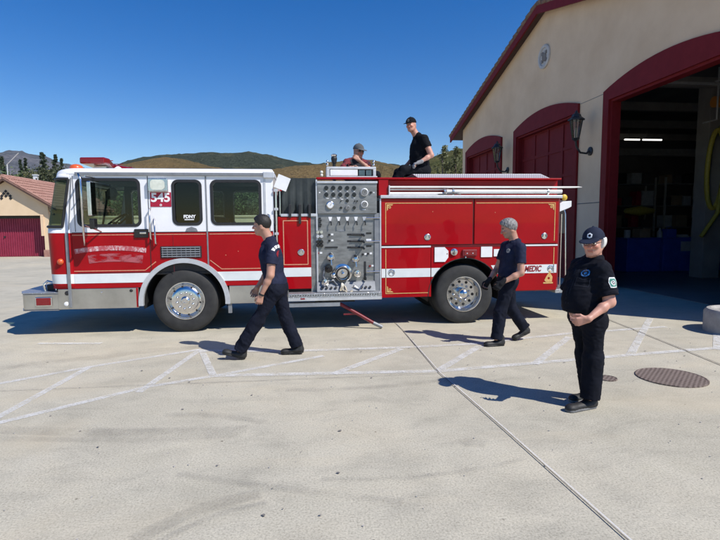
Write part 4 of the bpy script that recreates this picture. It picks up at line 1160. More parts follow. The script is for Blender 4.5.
    d1 = box('compartment_door', red, T, 1.315, 2.905, YS, YS+.035, 1.39, 2.165, .008)
    d2 = box('compartment_door', red, T, 2.935, 4.45, YS, YS+.035, 1.39, 2.165, .008)
    d3 = box('compartment_door', red, T, 1.315, 2.17, YS, YS+.035, .495, 1.37, .008)
    d4 = box('compartment_door', red, T, 3.44, 4.45, YS, YS+.035, .565, 1.37, .008)
    gold_frame(d1, 1.385, 2.88, 1.42, 2.10, 'LT'); scroll(d1, 1.41, 2.075, 1, -1)
    gold_frame(d2, 2.96, 4.39, 1.42, 2.10, 'TR'); scroll(d2, 4.365, 2.075, -1, -1)
    gold_frame(d3, 1.385, 2.13, .56, 1.33, 'LB'); scroll(d3, 1.41, .585, 1, 1)
    gold_frame(d4, 3.5, 4.39, .85, 1.33, 'R')
    ps = [[(4.20,.68),(4.38,.68),(4.38,.705),(4.20,.705)], [(4.25,.71),(4.36,.71),(4.37,.80),(4.33,.86),(4.34,.90),(4.31,.92),(4.29,.86),(4.25,.80),(4.22,.74)]]
    plate('gold_scroll', M['gold'], d4, ps, YS-.0045, .003, [circ(4.30,.775,.022,10)])
    fd = plate('wheel_panel', red, T, [(2.18,.495)] + arch_notch(2.78,.50,.655,.497) + [(3.435,.555),(3.435,1.37),(2.18,1.37)], YS+.003, .03)
    strip('arch_trim', M['black'], arch_notch(2.78,.50,.652,.50), .012, YS-.004, fd, .03)
    for a, b, par in ((1.316,2.169,d3),(3.441,4.449,d4)):
        box('white_trim', M['alu_matt'] if False else M['stripe'], par, a, b, YS-.008, YS, 1.345, 1.372, .002)
    MB().box(2.19,3.43,YS-.002,YS+.003,1.352,1.362).build('panel_seam', M['black'], fd)
    plate('white_stripe', M['stripe'], d3, [(1.32,.84),(2.165,.84),(2.165,.99),(1.32,.99)], YS-.004, .003)
    plate('white_stripe', M['stripe'], fd, [(2.182,.84),(2.215,.84),(2.34,.99),(2.182,.99)], YS-.001, .003)
    plate('white_stripe', M['stripe'], d4, [(3.45,.87),(4.44,.87),(4.44,1.02),(3.45,1.02)], YS-.004, .003)
    plate('white_stripe', M['stripe'], fd, [(3.335,.87),(3.434,.87),(3.434,1.02),(3.24,1.02)], YS-.001, .003)
    text('side_lettering', 'PARAMEDIC', M['letter_red'], d4, 3.875, YS-.007, .945, .14, width=.56, shear=.25, bold=.004)
    latch(2.11,1.52,d1); latch(1.49,.925,d3,.06); latch(4.33,.945,d4,.062); latch(4.2,1.52,d2)
    plate('white_plate', M['offwhite'], fd, [(2.235,1.095),(2.42,1.095),(2.475,1.17),(2.475,1.28),(2.41,1.345),(2.235,1.345)], YS-.012, .012, [circ(2.455,1.23,.012,8)])
    plate('white_plate', M['offwhite'], fd, rrect(3.055,3.255,1.165,1.345,.006,2), YS-.012, .012)
    plate('white_plate', M['offwhite'], fd, rrect(3.285,3.42,1.175,1.30,.006,2), YS-.012, .012)
    c_ = MB(); c_.sm = True; c_.lathe((2.575,YS,1.26),(0,-1,0),[(0,.06),(.02,.06),(.025,.045),(.035,.04),(.04,0)],18); c_.build('filler_cap', M['chrome'], fd, smooth=35)
    b = box('marker_light', M['red_dark'], fd, 2.72, 2.98, YS-.03, YS+.002, 1.185, 1.30, .012)
    box('lens', M['tail_red'], b, 2.75, 2.95, YS-.036, YS-.03, 1.2, 1.285, .004)
    for x in (2.80,2.90): MB().lathe((x,YS-.036,1.235),(0,-1,0),[(0,.012),(.004,.010),(.005,0)],8).build('screw', M['alu_matt'], b)
    for x, z in ((2.78,1.165),(3.33,1.0)): MB().lathe((x,YS-.002,z),(0,-1,0),[(0,.018),(.01,.015),(.012,0)],10).build('screw', M['chrome'], fd)
    for x, z, par in ((3.3,1.93,d2),(2.2,1.95,d1),(-1.25,1.26,None),(-1.05,1.32,None)):
        MB().lathe((x,YS,z),(0,-1,0),[(0,.008),(.004,.006),(.005,0)],8).build('paint_chip', M['pale_gold'], par or T)
    box('top_rail', M['alu_matt'], T, 1.30, 4.50, YS-.035, YS+.05, 2.175, 2.225, .006)
    box('body_corner', M['alu_matt'], T, 1.290, 1.3135, YS-.01, YS+.05, .49, 2.17, .002)
    # recessed top with suction tubes
    hb = box('hose_bed_side', red, T, 1.26, 4.50, YS+.16, YS+.22, 2.225, 2.49, .004)
    box('hose_bed_side', red, T, 1.26, 4.50, YF-.1, YF-.04, 2.225, 2.49, .004)
    box('tray_floor', M['alu_matt'], T, 1.30, 4.46, YS+.05, YS+.16, 2.20, 2.222, 0)
    box('top_flange', red, T, .24, 4.50, YS+.02, YS+.23, 2.492, 2.522, .006)
    box('hose_bed_end', red, T, 1.28, 1.44, YS+.03, YS+.155, 2.225, 2.49, .004)
    for n_, (x0, x1, z, r, yo) in enumerate(((1.46,4.82,2.365,.017,.05),(2.45,4.52,2.29,.036,.05),(1.46,2.45,2.255,.026,.05),(1.46,2.5,2.325,.012,.09))):
        t = MB(); t.sm = True
        if n_ == 0: t.tube([(x0,YS+yo,z),(x1-.18,YS+yo,z),(x1,YS+yo,z+.003),(x1+.08,YS+yo,z+.003)], [r,r,r*.8,.003], 10)
        else: t.tube([(x0,YS+yo,z),(x1,YS+yo,z)], r, 14)
        t.build('pole' if n_ != 1 else 'suction_tube', M['white_tube'], T, smooth=50)
    box('tube_bracket', M['alu_matt'], T, 1.445, 1.465, YS+.0, YS+.1, 2.225, 2.39, .002)
    for x in (2.40, 2.55, 4.25):
        m = MB(); m.lathe((x,YS+.05,2.29),(1,0,0),[(0,.0),(0,.05),(.03,.05),(.03,0)],14); m.box(x,x+.03,YS+.03,YS+.07,2.225,2.26)
        m.build('tube_clamp', M['chrome'], T, smooth=35)
    m = MB(); m.tube([(2.3,YS+.01,2.24),(2.62,YS+.0,2.25),(2.68,YS,2.24)], .012, 6); m.build('clamp_lever', M['iron'], T)
    hc = MB(); hc.prism([(2.02,2.523),(1.90,2.60),(4.22,2.615),(4.42,2.53),(4.42,2.523)], YS+.24, YF-.25); hc.build('hose_bed_cover', M['hose_cover'], T, .004)
    box('top_deck', M['diamond'], T, .24, 1.98, YS+.23, YF-.1, 2.14, 2.19, 0)
    box('pump_house', M['dark_in'], T, .24, 1.31, YS+.065, YF-.06, .6, 2.14, 0)
    box('hose_bed_floor', M['dark_in'], T, 1.98, 4.45, YS+.23, YF-.11, 2.2, 2.515, 0)
    # far side skin
    box('far_side_panel', red, T, -.46, 1.3, YF-.06, YF-.0, .6, 2.49, .004)
    for a, b, z0 in ((1.32,2.9,1.39),(2.93,4.45,1.39),(1.32,2.1,.5),(3.46,4.45,.56)):
        box('compartment_door', red, T, a, b, YF-.03, YF, z0, 2.16 if z0 > 1 else 1.37, .008)
    plate('wheel_panel', red, T, [(2.12,.495)] + arch_notch(2.78,.50,.655,.497) + [(3.45,.555),(3.45,1.37),(2.12,1.37)], YF-.03, .03)
    # deck fittings above the pump panel
    dk = MB().box(.41,1.26,YS+.05,YS+.30,2.525,2.545).build('light_box', M['alu_matt'], T, .004)
    m = MB(); m.box(.41,1.24,YS+.06,YS+.28,2.66,2.70); m.box(.41,.46,YS+.06,YS+.28,2.545,2.66); m.box(1.19,1.24,YS+.06,YS+.28,2.545,2.66)
    m.build('box_frame', M['alu_matt'], dk, .006)
    box('white_panel', M['offwhite'], dk, .47, .93, YS+.055, YS+.27, 2.552, 2.65, .006)
    m = MB(); m.box(.95,1.05,YS+.06,YS+.25,2.555,2.645).box(1.07,1.16,YS+.06,YS+.25,2.555,2.645); m.build('switch_box', M['dial_blue'], dk, .004)
    for x in (.43,1.21):
        for z in (2.715,2.765):
            MB().lathe((x,YS+.12,z),(0,0,1),[(0,.018),(.015,.022),(.035,.022),(.045,.012),(.05,0)],12).build('knob', M['chrome'], dk, smooth=60)
    for z in (2.57,2.62): MB().lathe((.33,YS+.08,z-.03),(0,0,1),[(0,.02),(.02,.026),(.04,.02),(.045,0)],12).build('knob', M['lens'], T, smooth=60)
    g_ = MB(); g_.tube([(.59,9.2,2.19),(.59,9.2,2.85)], .03, 10); g_.lathe((.59,9.2,2.85),(0,0,1),[(0,.04),(.07,.055),(.10,.055),(.12,.035),(.13,0)],14)
    g_.build('deck_gun', M['iron'], T, smooth=50)
    MB().lathe((.59,9.2,2.97),(0,0,1),[(0,.05),(.03,.055),(.045,.03),(.05,0)],14).build('gun_cap', M['chrome'], T, smooth=50)
    # tail
    box('tail_board', M['diamond'], T, 4.46, 4.86, YS+.06, YF-.06, .50, .57, .006)
    box('tail_wall', M['red_dark'], T, 4.452, 4.50, YS+.05, YF-.05, .60, 2.17, .003)
    box('tail_wall_dark', M['black'], T, 4.50, 4.78, YS+.35, YF-.4, 1.55, 2.15, .01)
    rail([(4.60,YS+.1,2.0),(4.62,YS+.08,1.9),(4.66,YS+.08,.62)], .014)
    rail([(4.54,YS+.06,1.9),(4.54,YS+.06,.65)], .012)
    b = MB(); b.prism([(4.50,1.94),(4.66,2.0),(4.72,2.03),(4.72,2.13),(4.56,2.12),(4.50,2.08)], YS+.06, YS+.22); b.build('tail_lamp_box', M['offwhite'], T, .006)
    MB().lathe((4.60,YS+.12,2.19),(0,-1,.1),[(0,.0),(0,.05),(.03,.055),(.05,.03),(.05,0)],14).build('hose_nozzle', M['yellow'], T, smooth=50)
    return T
def patchy_alpha(name, col):
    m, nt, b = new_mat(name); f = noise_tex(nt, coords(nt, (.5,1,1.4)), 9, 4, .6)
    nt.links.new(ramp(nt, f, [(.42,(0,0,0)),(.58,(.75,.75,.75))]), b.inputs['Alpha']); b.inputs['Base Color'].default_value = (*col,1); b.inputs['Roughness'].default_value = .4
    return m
def scroll_mat():
    m, nt, b = new_mat('faded_lettering'); v = coords(nt, (1.6,1,.8)); f = noise_tex(nt, v, 24, 3, .6, .5)
    f2 = noise_tex(nt, coords(nt, 1), 5, 3)
    c = ramp(nt, f, [(.44, (.46,.10,.12)), (.52, (.56,.26,.27)), (.62, (.72,.6,.6))])
    nt.links.new(mixc(nt, ramp(nt, f2, [(.35,(0,0,0)),(.7,(.8,.8,.8))]), c, (.44,.05,.065)), b.inputs['Base Color']); b.inputs['Roughness'].default_value = .4
    b.inputs['Coat Weight'].default_value = .5
    return m
M['scroll'] = scroll_mat()
M['reflection_faint'] = patchy_alpha('painted_reflection', (.52,.13,.15))  # colour of the reflection painted below the lettering
M['vinyl'] = mottled('black_vinyl_cover', (.02,.025,.024), (.045,.052,.05), 6, .45, 0, .2, 20)
M['dial_grey'] = mottled('dial_grey', (.12,.12,.12), (.25,.25,.24), 40, .3)
M['dial_blue'] = mottled('blue_grey_switch', (.05,.09,.1), (.09,.14,.16), 20, .4)
M['white_tube'] = mottled('white_enamel_tube', (.72,.71,.68), (.82,.81,.78), 5, .35)
M['brass_pale'] = mottled('tan_brass', (.5,.42,.3), (.7,.62,.48), 20, .35, .5)
# ------------------------------------------------------------------ ground
def ground_mat():
    m, nt, b = new_mat('concrete_paving')
    v = coords(nt, 1)
    big = noise_tex(nt, v, .35, 5, .6); mid = noise_tex(nt, v, 2.2, 7, .65, .6); fine = noise_tex(nt, v, 70, 6, .8)
    streak = noise_tex(nt, coords(nt, (.8, 1.7, 1)), 1.5, 8, .75, .6)
    c = ramp(nt, mid, [(.25, (.37,.34,.262)), (.5, (.485,.448,.35)), (.78, (.59,.548,.435))])
    c = mixc(nt, .55, c, ramp(nt, big, [(.3, (.35,.33,.265)), (.5, (.465,.435,.355)), (.72, (.58,.52,.395))]))
    c = mixc(nt, .8, c, ramp(nt, streak, [(.28, (.74,.75,.76)), (.5, (1,1,1)), (.8, (1.06,1.06,1.03))]), 'MULTIPLY')
    c = mixc(nt, .9, c, ramp(nt, fine, [(.34, (.50,.49,.47)), (.5, (.98,.98,.98)), (.66, (1.25,1.24,1.22))]), 'MULTIPLY')
    vor = N(nt, 'ShaderNodeTexVoronoi'); nt.links.new(v, vor.inputs['Vector']); vor.inputs['Scale'].default_value = 2.3
    spots = ramp(nt, vor.outputs['Distance'], [(.012, (.3,.28,.26)), (.03, (1,1,1))])
    c = mixc(nt, 1.0, c, spots, 'MULTIPLY')
    # orange-brown rust wash patches
    st = noise_tex(nt, coords(nt, (.35, .8, 1)), .9, 4, .6, .8)
    c = mixc(nt, ramp(nt, st, [(.52, (0,0,0)), (.74, (.45,.45,.45))]), c, (.54,.465,.33))
    nt.links.new(c, b.inputs['Base Color'])
    b.inputs['Roughness'].default_value = .85; b.inputs['Specular IOR Level'].default_value = .3
    bump(nt, b, fine, .35, .004)
    return m
def worn_mat(name, col, lo, hi, sc=9, fine=60, alpha=1.0, stretch=(1,1,1)):
    m = bpy.data.materials.new(name); m.use_nodes = True; nt = m.node_tree; b = nt.nodes['Principled BSDF']
    v = coords(nt, stretch); f = noise_tex(nt, v, sc, 7, .7); f2 = noise_tex(nt, v, fine, 4, .7)
    a = mixc(nt, .45, f, f2)
    al = ramp(nt, a, [(lo, (0,0,0)), (hi, (alpha,)*3)])
    nt.links.new(al, b.inputs['Alpha']); b.inputs['Base Color'].default_value = (*col, 1); b.inputs['Roughness'].default_value = .8
    return m
M['ground'] = ground_mat()
M['marking'] = worn_mat('worn_white_paint', (.74,.735,.71), .36, .56, 5, 45, .68)
M['skid'] = worn_mat('tyre_skid', (.16,.15,.14), .40, .72, 4, 60, .27, (1,1,1))
M['joint'] = mottled('joint_sealant', (.12,.11,.10), (.26,.24,.22), 14, .9)
M['joint_edge'] = worn_mat('joint_edge', (.62,.61,.6), .3, .5, 6, 40, .9)

def flat_strip(name, pts, w, z, mat, kind='structure'):
    m = MB(); L = []; Rr = []
    pts = [Vector((*p, z)) for p in pts]
    for i, p in enumerate(pts):
        d = (pts[min(i+1, len(pts)-1)]-pts[max(i-1, 0)]).normalized(); n = Vector((-d.y, d.x, 0))
        L.append(m.bm.verts.new(p+n*w/2)); Rr.append(m.bm.verts.new(p-n*w/2))
    for i in range(len(pts)-1): m.bm.faces.new((Rr[i], Rr[i+1], L[i+1], L[i]))
    o = m.build(name, mat, norm=False); o['kind'] = kind; return o
def build_ground():
    g = MB(); g.face([(-4000,-4000,0),(4000,-4000,0),(4000,4000,0),(-4000,4000,0)])
    o = g.build('ground', M['ground']); o['kind'] = 'structure'
    lines = [[(-3.9,5.48),(-2.66,6.43),(-1.46,7.14)], [(-3.4,4.05),(-2.73,4.66),(-1.72,5.52),(-1.04,5.84),(.25,6.55)], [(-2.84,4.5),(-2.66,6.43)],
             [(-1.74,5.35),(-1.46,7.12)], [(-1.44,7.1),(-1.06,5.84)], [(-1.04,5.84),(1.59,5.66),(5.3,6.16),(6.6,6.3)],
             [(-1.4,7.05),(-.2,6.86),(1.4,6.84),(2.4,6.9),(4.1,7.34),(6.0,7.6)],
             [(.33,5.71),(1.34,6.76)], [(1.59,5.69),(2.49,6.77)], [(2.83,5.78),(4.03,7.12)], [(4.25,6.0),(6.24,8.30)], [(5.6,6.1),(6.5,7.1)], [(-3.95,7.84),(-3.0,7.70)]]
    for i, l in enumerate(lines): flat_strip('painted_line', l, .085 if i < 5 else .105, .004+i*.0004, M['marking'])
    flat_strip('expansion_joint', [(1.60,9.0),(1.61,8.0),(1.56,5.6),(1.67,3.9),(1.75,2.4),(1.82,1.0)], .009, .0118, M['joint'])
    flat_strip('expansion_joint', [(1.618,8.5),(1.578,5.6),(1.688,3.9),(1.768,2.4),(1.838,1.0)], .010, .0102, M['joint_edge'])
    flat_strip('expansion_joint', [(6.2,11.2),(5.5,8.7),(5.18,6.34),(5.05,5.45),(4.9,3.0)], .018, .0118, M['joint'])
    flat_strip('expansion_joint', [(-9,5.62),(1.56,5.56)], .010, .011, M['joint_faint'])
    flat_strip('expansion_joint', [(-9,1.9),(9,2.1)], .010, .011, M['joint_faint'])
    rg = random.Random(3)
    def arc(pts, n=18):
        P = [Vector(p) for p in pts]; out = []
        for k in range(n+1):
            t = k/n; a = P[0]*(1-t)**2+P[1]*2*t*(1-t)+P[2]*t*t; out.append((a.x, a.y))
        return out
    for i, (a, b, c, w) in enumerate([((-3.2,4.62),(-1.7,4.25),(-.5,4.22),.16), ((-3.1,4.42),(-1.8,4.12),(-.55,4.1),.09), ((-1.3,4.65),(-.75,4.6),(-.35,4.35),.1),
            ((-.95,2.75),(-.7,3.08),(-.3,3.16),.12), ((-.85,2.68),(-.62,2.97),(-.25,3.05),.05), ((-.9,3.5),(-.2,3.2),(.6,2.95),.07), ((.1,3.3),(.8,3.15),(1.6,3.4),.05), ((-.2,5.2),(.7,5.1),(1.5,5.3),.10), ((1.22,3.72),(1.3,3.75),(1.42,3.68),.14), ((-4,6.4),(-2.8,6.9),(-1.5,7.3),.2)]):
        flat_strip('tyre_mark', arc((a,b,c)), w, .0128+i*.0003, M['skid'])
def build_spots():
    rg = random.Random(8)
    m = MB()
    for i in range(70):
        x = rg.uniform(-4,5); y = rg.uniform(2.2,7.5); r = rg.uniform(.004,.013); n = 9
        p = [(x+r*rg.uniform(.6,1.3)*math.cos(2*PI*k/n)*1.2, y+r*rg.uniform(.6,1.3)*math.sin(2*PI*k/n), .0095) for k in range(n)]
        m.face(p)
    o = m.build('oil_spots', M['joint']); o['kind'] = 'stuff'
    m = MB()
    for i in range(260):
        x = rg.uniform(-5,6); y = rg.uniform(2.2,8); r = rg.uniform(.002,.007)
        m.box(x-r,x+r,y-r*.8,y+r*.8,0,r*1.2, Matrix.Rotation(rg.uniform(0,3),3,'Z'))
    o = m.build('grit', M['concrete_round']); o['kind'] = 'stuff'
M['joint_faint'] = worn_mat('faint_joint', (.2,.19,.18), .35, .5, 6, 40, .6)

def build_covers():
    def cover(x, y, r, label):
        m = MB(); m.sm = True
        m.lathe((x,y,0),(0,0,1),[(.0,r*1.04),(.012,r*1.04),(.014,r),(.010,r*.985),(.010,0)],40)
        o = m.build('drain_cover', M['manhole'], smooth=30); tagp(o, label, 'manhole cover')
    cover(4.10, 5.07, .345, 'large round rusty brown iron cover set in the concrete at right')
    cover(3.37, 5.13, .10, 'small round iron cover just behind the older man in dark uniform')
def manhole_mat():
    m, nt, b = new_mat('cast_iron_cover'); v = coords(nt, 1)
    w = N(nt, 'ShaderNodeTexChecker'); nt.links.new(v, w.inputs['Vector']); w.inputs['Scale'].default_value = 34
    f = noise_tex(nt, v, 6, 5)
    nt.links.new(mixc(nt, w.outputs['Fac'], ramp(nt, f, [(.3,(.09,.065,.055)),(.7,(.15,.115,.095))]), (.24,.19,.165)), b.inputs['Base Color'])
    b.inputs['Roughness'].default_value = .7; b.inputs['Metallic'].default_value = .2; bump(nt, b, w.outputs['Fac'], .8, .006); return m
M['manhole'] = manhole_mat()

# ------------------------------------------------------------------ fire station
FX = 8.0; YR = 16.2
def rz(y, off=0): return 8.82-.272*abs(y-YR)+off
def lantern(name, loc, label, group, mount='X', k=1.0):
    x, y, z = loc
    r = empty(name, loc, label, 'wall lamp', group)
    m = MB(); m.sm = True
    m.lathe((x, y, z), (-1,0,0), [(0,.0),(0,.12*k),(.03,.12*k),(.04,.09*k),(.05,0)], 14)
    m.tube([(x,y,z+.05*k),(x-.12*k,y,z-.06*k),(x-.30*k,y,z-.04*k),(x-.42*k,y,z+.12*k),(x-.45*k,y,z+.28*k)], .028*k, 10)
    m.build('bracket', M['iron'], r, smooth=50)
    cx, cz = x-.45*k, z+.28*k
    m = MB()
    m.lathe((cx,y,cz),(0,0,1),[(0,.05*k),(.04*k,.09*k),(.06*k,.11*k),(.07*k,.10*k),(.07*k,0)],6)
    m.lathe((cx,y,cz+.55*k),(0,0,1),[(0,.22*k),(.03*k,.22*k),(.10*k,.13*k),(.16*k,.11*k),(.20*k,.05*k),(.25*k,.03*k),(.29*k,0)],6)
    for i in range(6):
        a = 2*PI*i/6; m.tube([(cx+.10*k*math.cos(a),y+.10*k*math.sin(a),cz+.07*k),(cx+.19*k*math.cos(a),y+.19*k*math.sin(a),cz+.56*k)], .012*k, 5)
    m.build('lantern_frame', M['iron'], r)
    MB().lathe((cx,y,cz+.07*k),(0,0,1),[(0,.085*k),(.48*k,.17*k)],6).build('lamp_glass', M['lamp_glass'], r)
    MB().lathe((cx,y,cz+.08*k),(0,0,1),[(0,.03*k),(.2*k,.035*k),(.28*k,.02*k),(.28*k,0)],8).build('bulb', M['lens'], r)
    return r
def build_station():
    T = empty('fire_station', (FX, YR, 0), 'tan stucco fire station with arched maroon doorways and tiled gable roof', 'building')
    YA, YB = 7.0, 24.6
    doors = [(8.30,12.72),(13.94,18.40),(19.58,24.0)]
    TOP = 4.92
    holes = [[(a+.24,-.01),(b-.24,-.01),(b-.24,TOP),(a+.24,TOP)] for a,b in doors]
    # wall outline following the openings (openings cut up from the floor)
    out = [(YA,0)]
    for a, b in doors: out += [(a+.24,0),(a+.24,TOP),(b-.24,TOP),(b-.24,0)]
    out += [(YB,0),(YB,rz(YB,-.2)),(YR,rz(YR,-.2)),(YA,rz(YA,-.2))]
    plate('facade_wall', M['stucco'], T, out, FX, .2, axis='X')
    m = MB()
    m.box(FX+.2,27,YB-.4,YB,0,rz(YB,-.2)).box(26.6,27,YA+.4,YB-.4,0,6)
    m.build('side_wall', M['stucco'], T)
    MB().box(FX+.2,27,YA,YA+.4,0,rz(YA,-.2)).build('side_wall', M['stucco'], T)
    for ya, yb in doors:
        pts = [(ya,.0),(ya,5.16)]; n = 16
        for k in range(1,n): t = k/n; pts.append((ya+(yb-ya)*t, 5.16+.34*(1-(2*t-1)**2)))
        pts += [(yb,5.16),(yb,0),(yb-.25,0),(yb-.25,TOP-.01),(ya+.25,TOP-.01),(ya+.25,0)]
        tr = plate('door_surround', M['maroon'], T, pts, FX-.07, .068, axis='X', bevel=.01)
        m = MB(); m.box(FX-.003,FX+.24,ya+.241,ya+.31,0,TOP-.07).box(FX-.003,FX+.24,yb-.31,yb-.241,0,TOP-.07).box(FX-.003,FX+.24,ya+.241,yb-.241,TOP-.069,TOP-.002)
        m.build('door_reveal', M['maroon'], tr)
    for i, (ya, yb) in enumerate(doors[1:]):
        d = MB().box(FX+.20,FX+.24,ya+.31,yb-.31,0,TOP-.07).build('sectional_door', M['maroon_door'], T)
        m = MB(); W_ = (yb-ya-.62)/4; Hh = (TOP-.07)/6
        for k in range(5): c = ya+.31+W_*k; m.box(FX+.17,FX+.20,max(c-.05,ya+.31),min(c+.05,yb-.31),0,TOP-.07)
        for k in range(7): c = Hh*k; m.box(FX+.175,FX+.20,ya+.31,yb-.31,max(c-.045,0),min(c+.045,TOP-.07))
        m.build('door_rails', M['maroon_door'], d)
    # open door rolled overhead with its tracks
    # score lines in stucco
    for y0, y1 in ((12.74,13.92),(18.42,19.56)):
        for z in (2.29,):
            MB().box(FX-.006,FX+.004,y0,y1,z-.012,z+.012).build('score_line', M['joint'], T)
    MB().box(FX-.004,FX+.004,12.74,13.92,5.13,5.145).build('score_line', M['stucco_dark'], T)
    # gable medallion
    v = MB(); v.sm = True; v.lathe((FX,16.17,7.17),(-1,0,0),[(0,.38),(.05,.38),(.07,.35),(.06,.29),(.02,.28),(.02,0)],32); vo = v.build('gable_medallion', M['medal'], T, smooth=35)
    MB().lathe((FX,16.17,7.17),(-1,0,0),[(.02,.0),(.02,.14),(.05,.12),(.06,0)],20).build('medallion_emblem', M['stucco_dark'], vo)
    for k in range(4):
        m = MB(); a = PI/4+k*PI/2; m.box(FX-.05,FX-.02,16.17+.17*math.cos(a)-.05,16.17+.17*math.cos(a)+.05,7.17+.17*math.sin(a)-.05,7.17+.17*math.sin(a)+.05)
        m.build('medallion_petal', M['stucco_dark'], vo)
    # roof: fascia, slabs, tiles
    ov = 1.15; XA = FX-.32
    for s_ in (1, -1):
        ye = (YB+ov) if s_ == 1 else (YA-.2); zr = rz(YR); ze = rz(ye)
        f = MB(); f.prismx([(YR,zr-.02),(ye,ze-.02),(ye,ze-.30),(YR,zr-.30)], XA, XA+.06); f.build('rake_board', M['maroon'], T)
        r = MB(); r.prismx([(YR,zr+.04),(ye,ze+.04),(ye,ze-.02),(YR,zr-.02)], XA-.02, 27.4); ro = r.build('roof', M['clay_dark'], T)
        so = MB(); so.prismx([(YR,zr-.14),(ye,ze-.14),(ye,ze-.18),(YR,zr-.18)], XA+.06, 27.3); so.build('soffit', M['maroon_soffit'], T)
        m = MB(); m.sm = True; L = abs(ye-YR); nseg = int(L/.33)
        for col in range(26):
            x = XA+.06+col*.27
            for k in range(nseg):
                t0 = k/nseg; t1 = (k+1.08)/nseg
                p0 = Vector((x, YR+s_*L*t0, zr+(ze-zr)*t0+.02)); p1 = Vector((x, YR+s_*L*min(t1,1.01), zr+(ze-zr)*min(t1,1.01)+.055))
                m.tube([p0, p1], [.095,.115], 7 if col else 9)
        m.build('roof_tiles', M['clay_dark'], ro)
    m = MB()
    m.box(XA+.1,XA+.9,YA-.1,YA-.02,rz(YA)-.5,rz(YA)-.3)
    m.build('rafter_tail', M['maroon'], T)
    # interior
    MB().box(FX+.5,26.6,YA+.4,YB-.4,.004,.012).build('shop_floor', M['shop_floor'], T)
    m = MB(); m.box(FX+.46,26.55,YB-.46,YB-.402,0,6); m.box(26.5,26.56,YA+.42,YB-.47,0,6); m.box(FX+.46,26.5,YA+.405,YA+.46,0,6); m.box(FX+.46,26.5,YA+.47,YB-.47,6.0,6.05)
    m.box(FX+.205,FX+.215,YA+.47,8.2,0,6).box(FX+.205,FX+.215,12.8,13.85,0,6)
    m.build('interior_lining', M['shop_wall'], T)
    # column
    MB().box(12.15,12.75,14.0,14.5,.013,5.98).build('column', M['column'], T, .02)
    # overhead door tracks and stored door
    m = MB()
    for y in (8.75,10.5,12.3): m.box(FX+.6,FX+5.2,y-.025,y+.025,5.30,5.36)
    for x in (9.4,10.8,12.4): m.box(x-.02,x+.02,8.72,12.33,5.37,5.41)
    m.build('door_track', M['grey_rail'], T)
    m = MB(); m.tube([(11.4,12.9,5.95),(11.4,12.9,4.55),(11.0,12.9,4.45)], .025, 6); m.build('hanging_rod', M['grey_rail'], T)
    return T
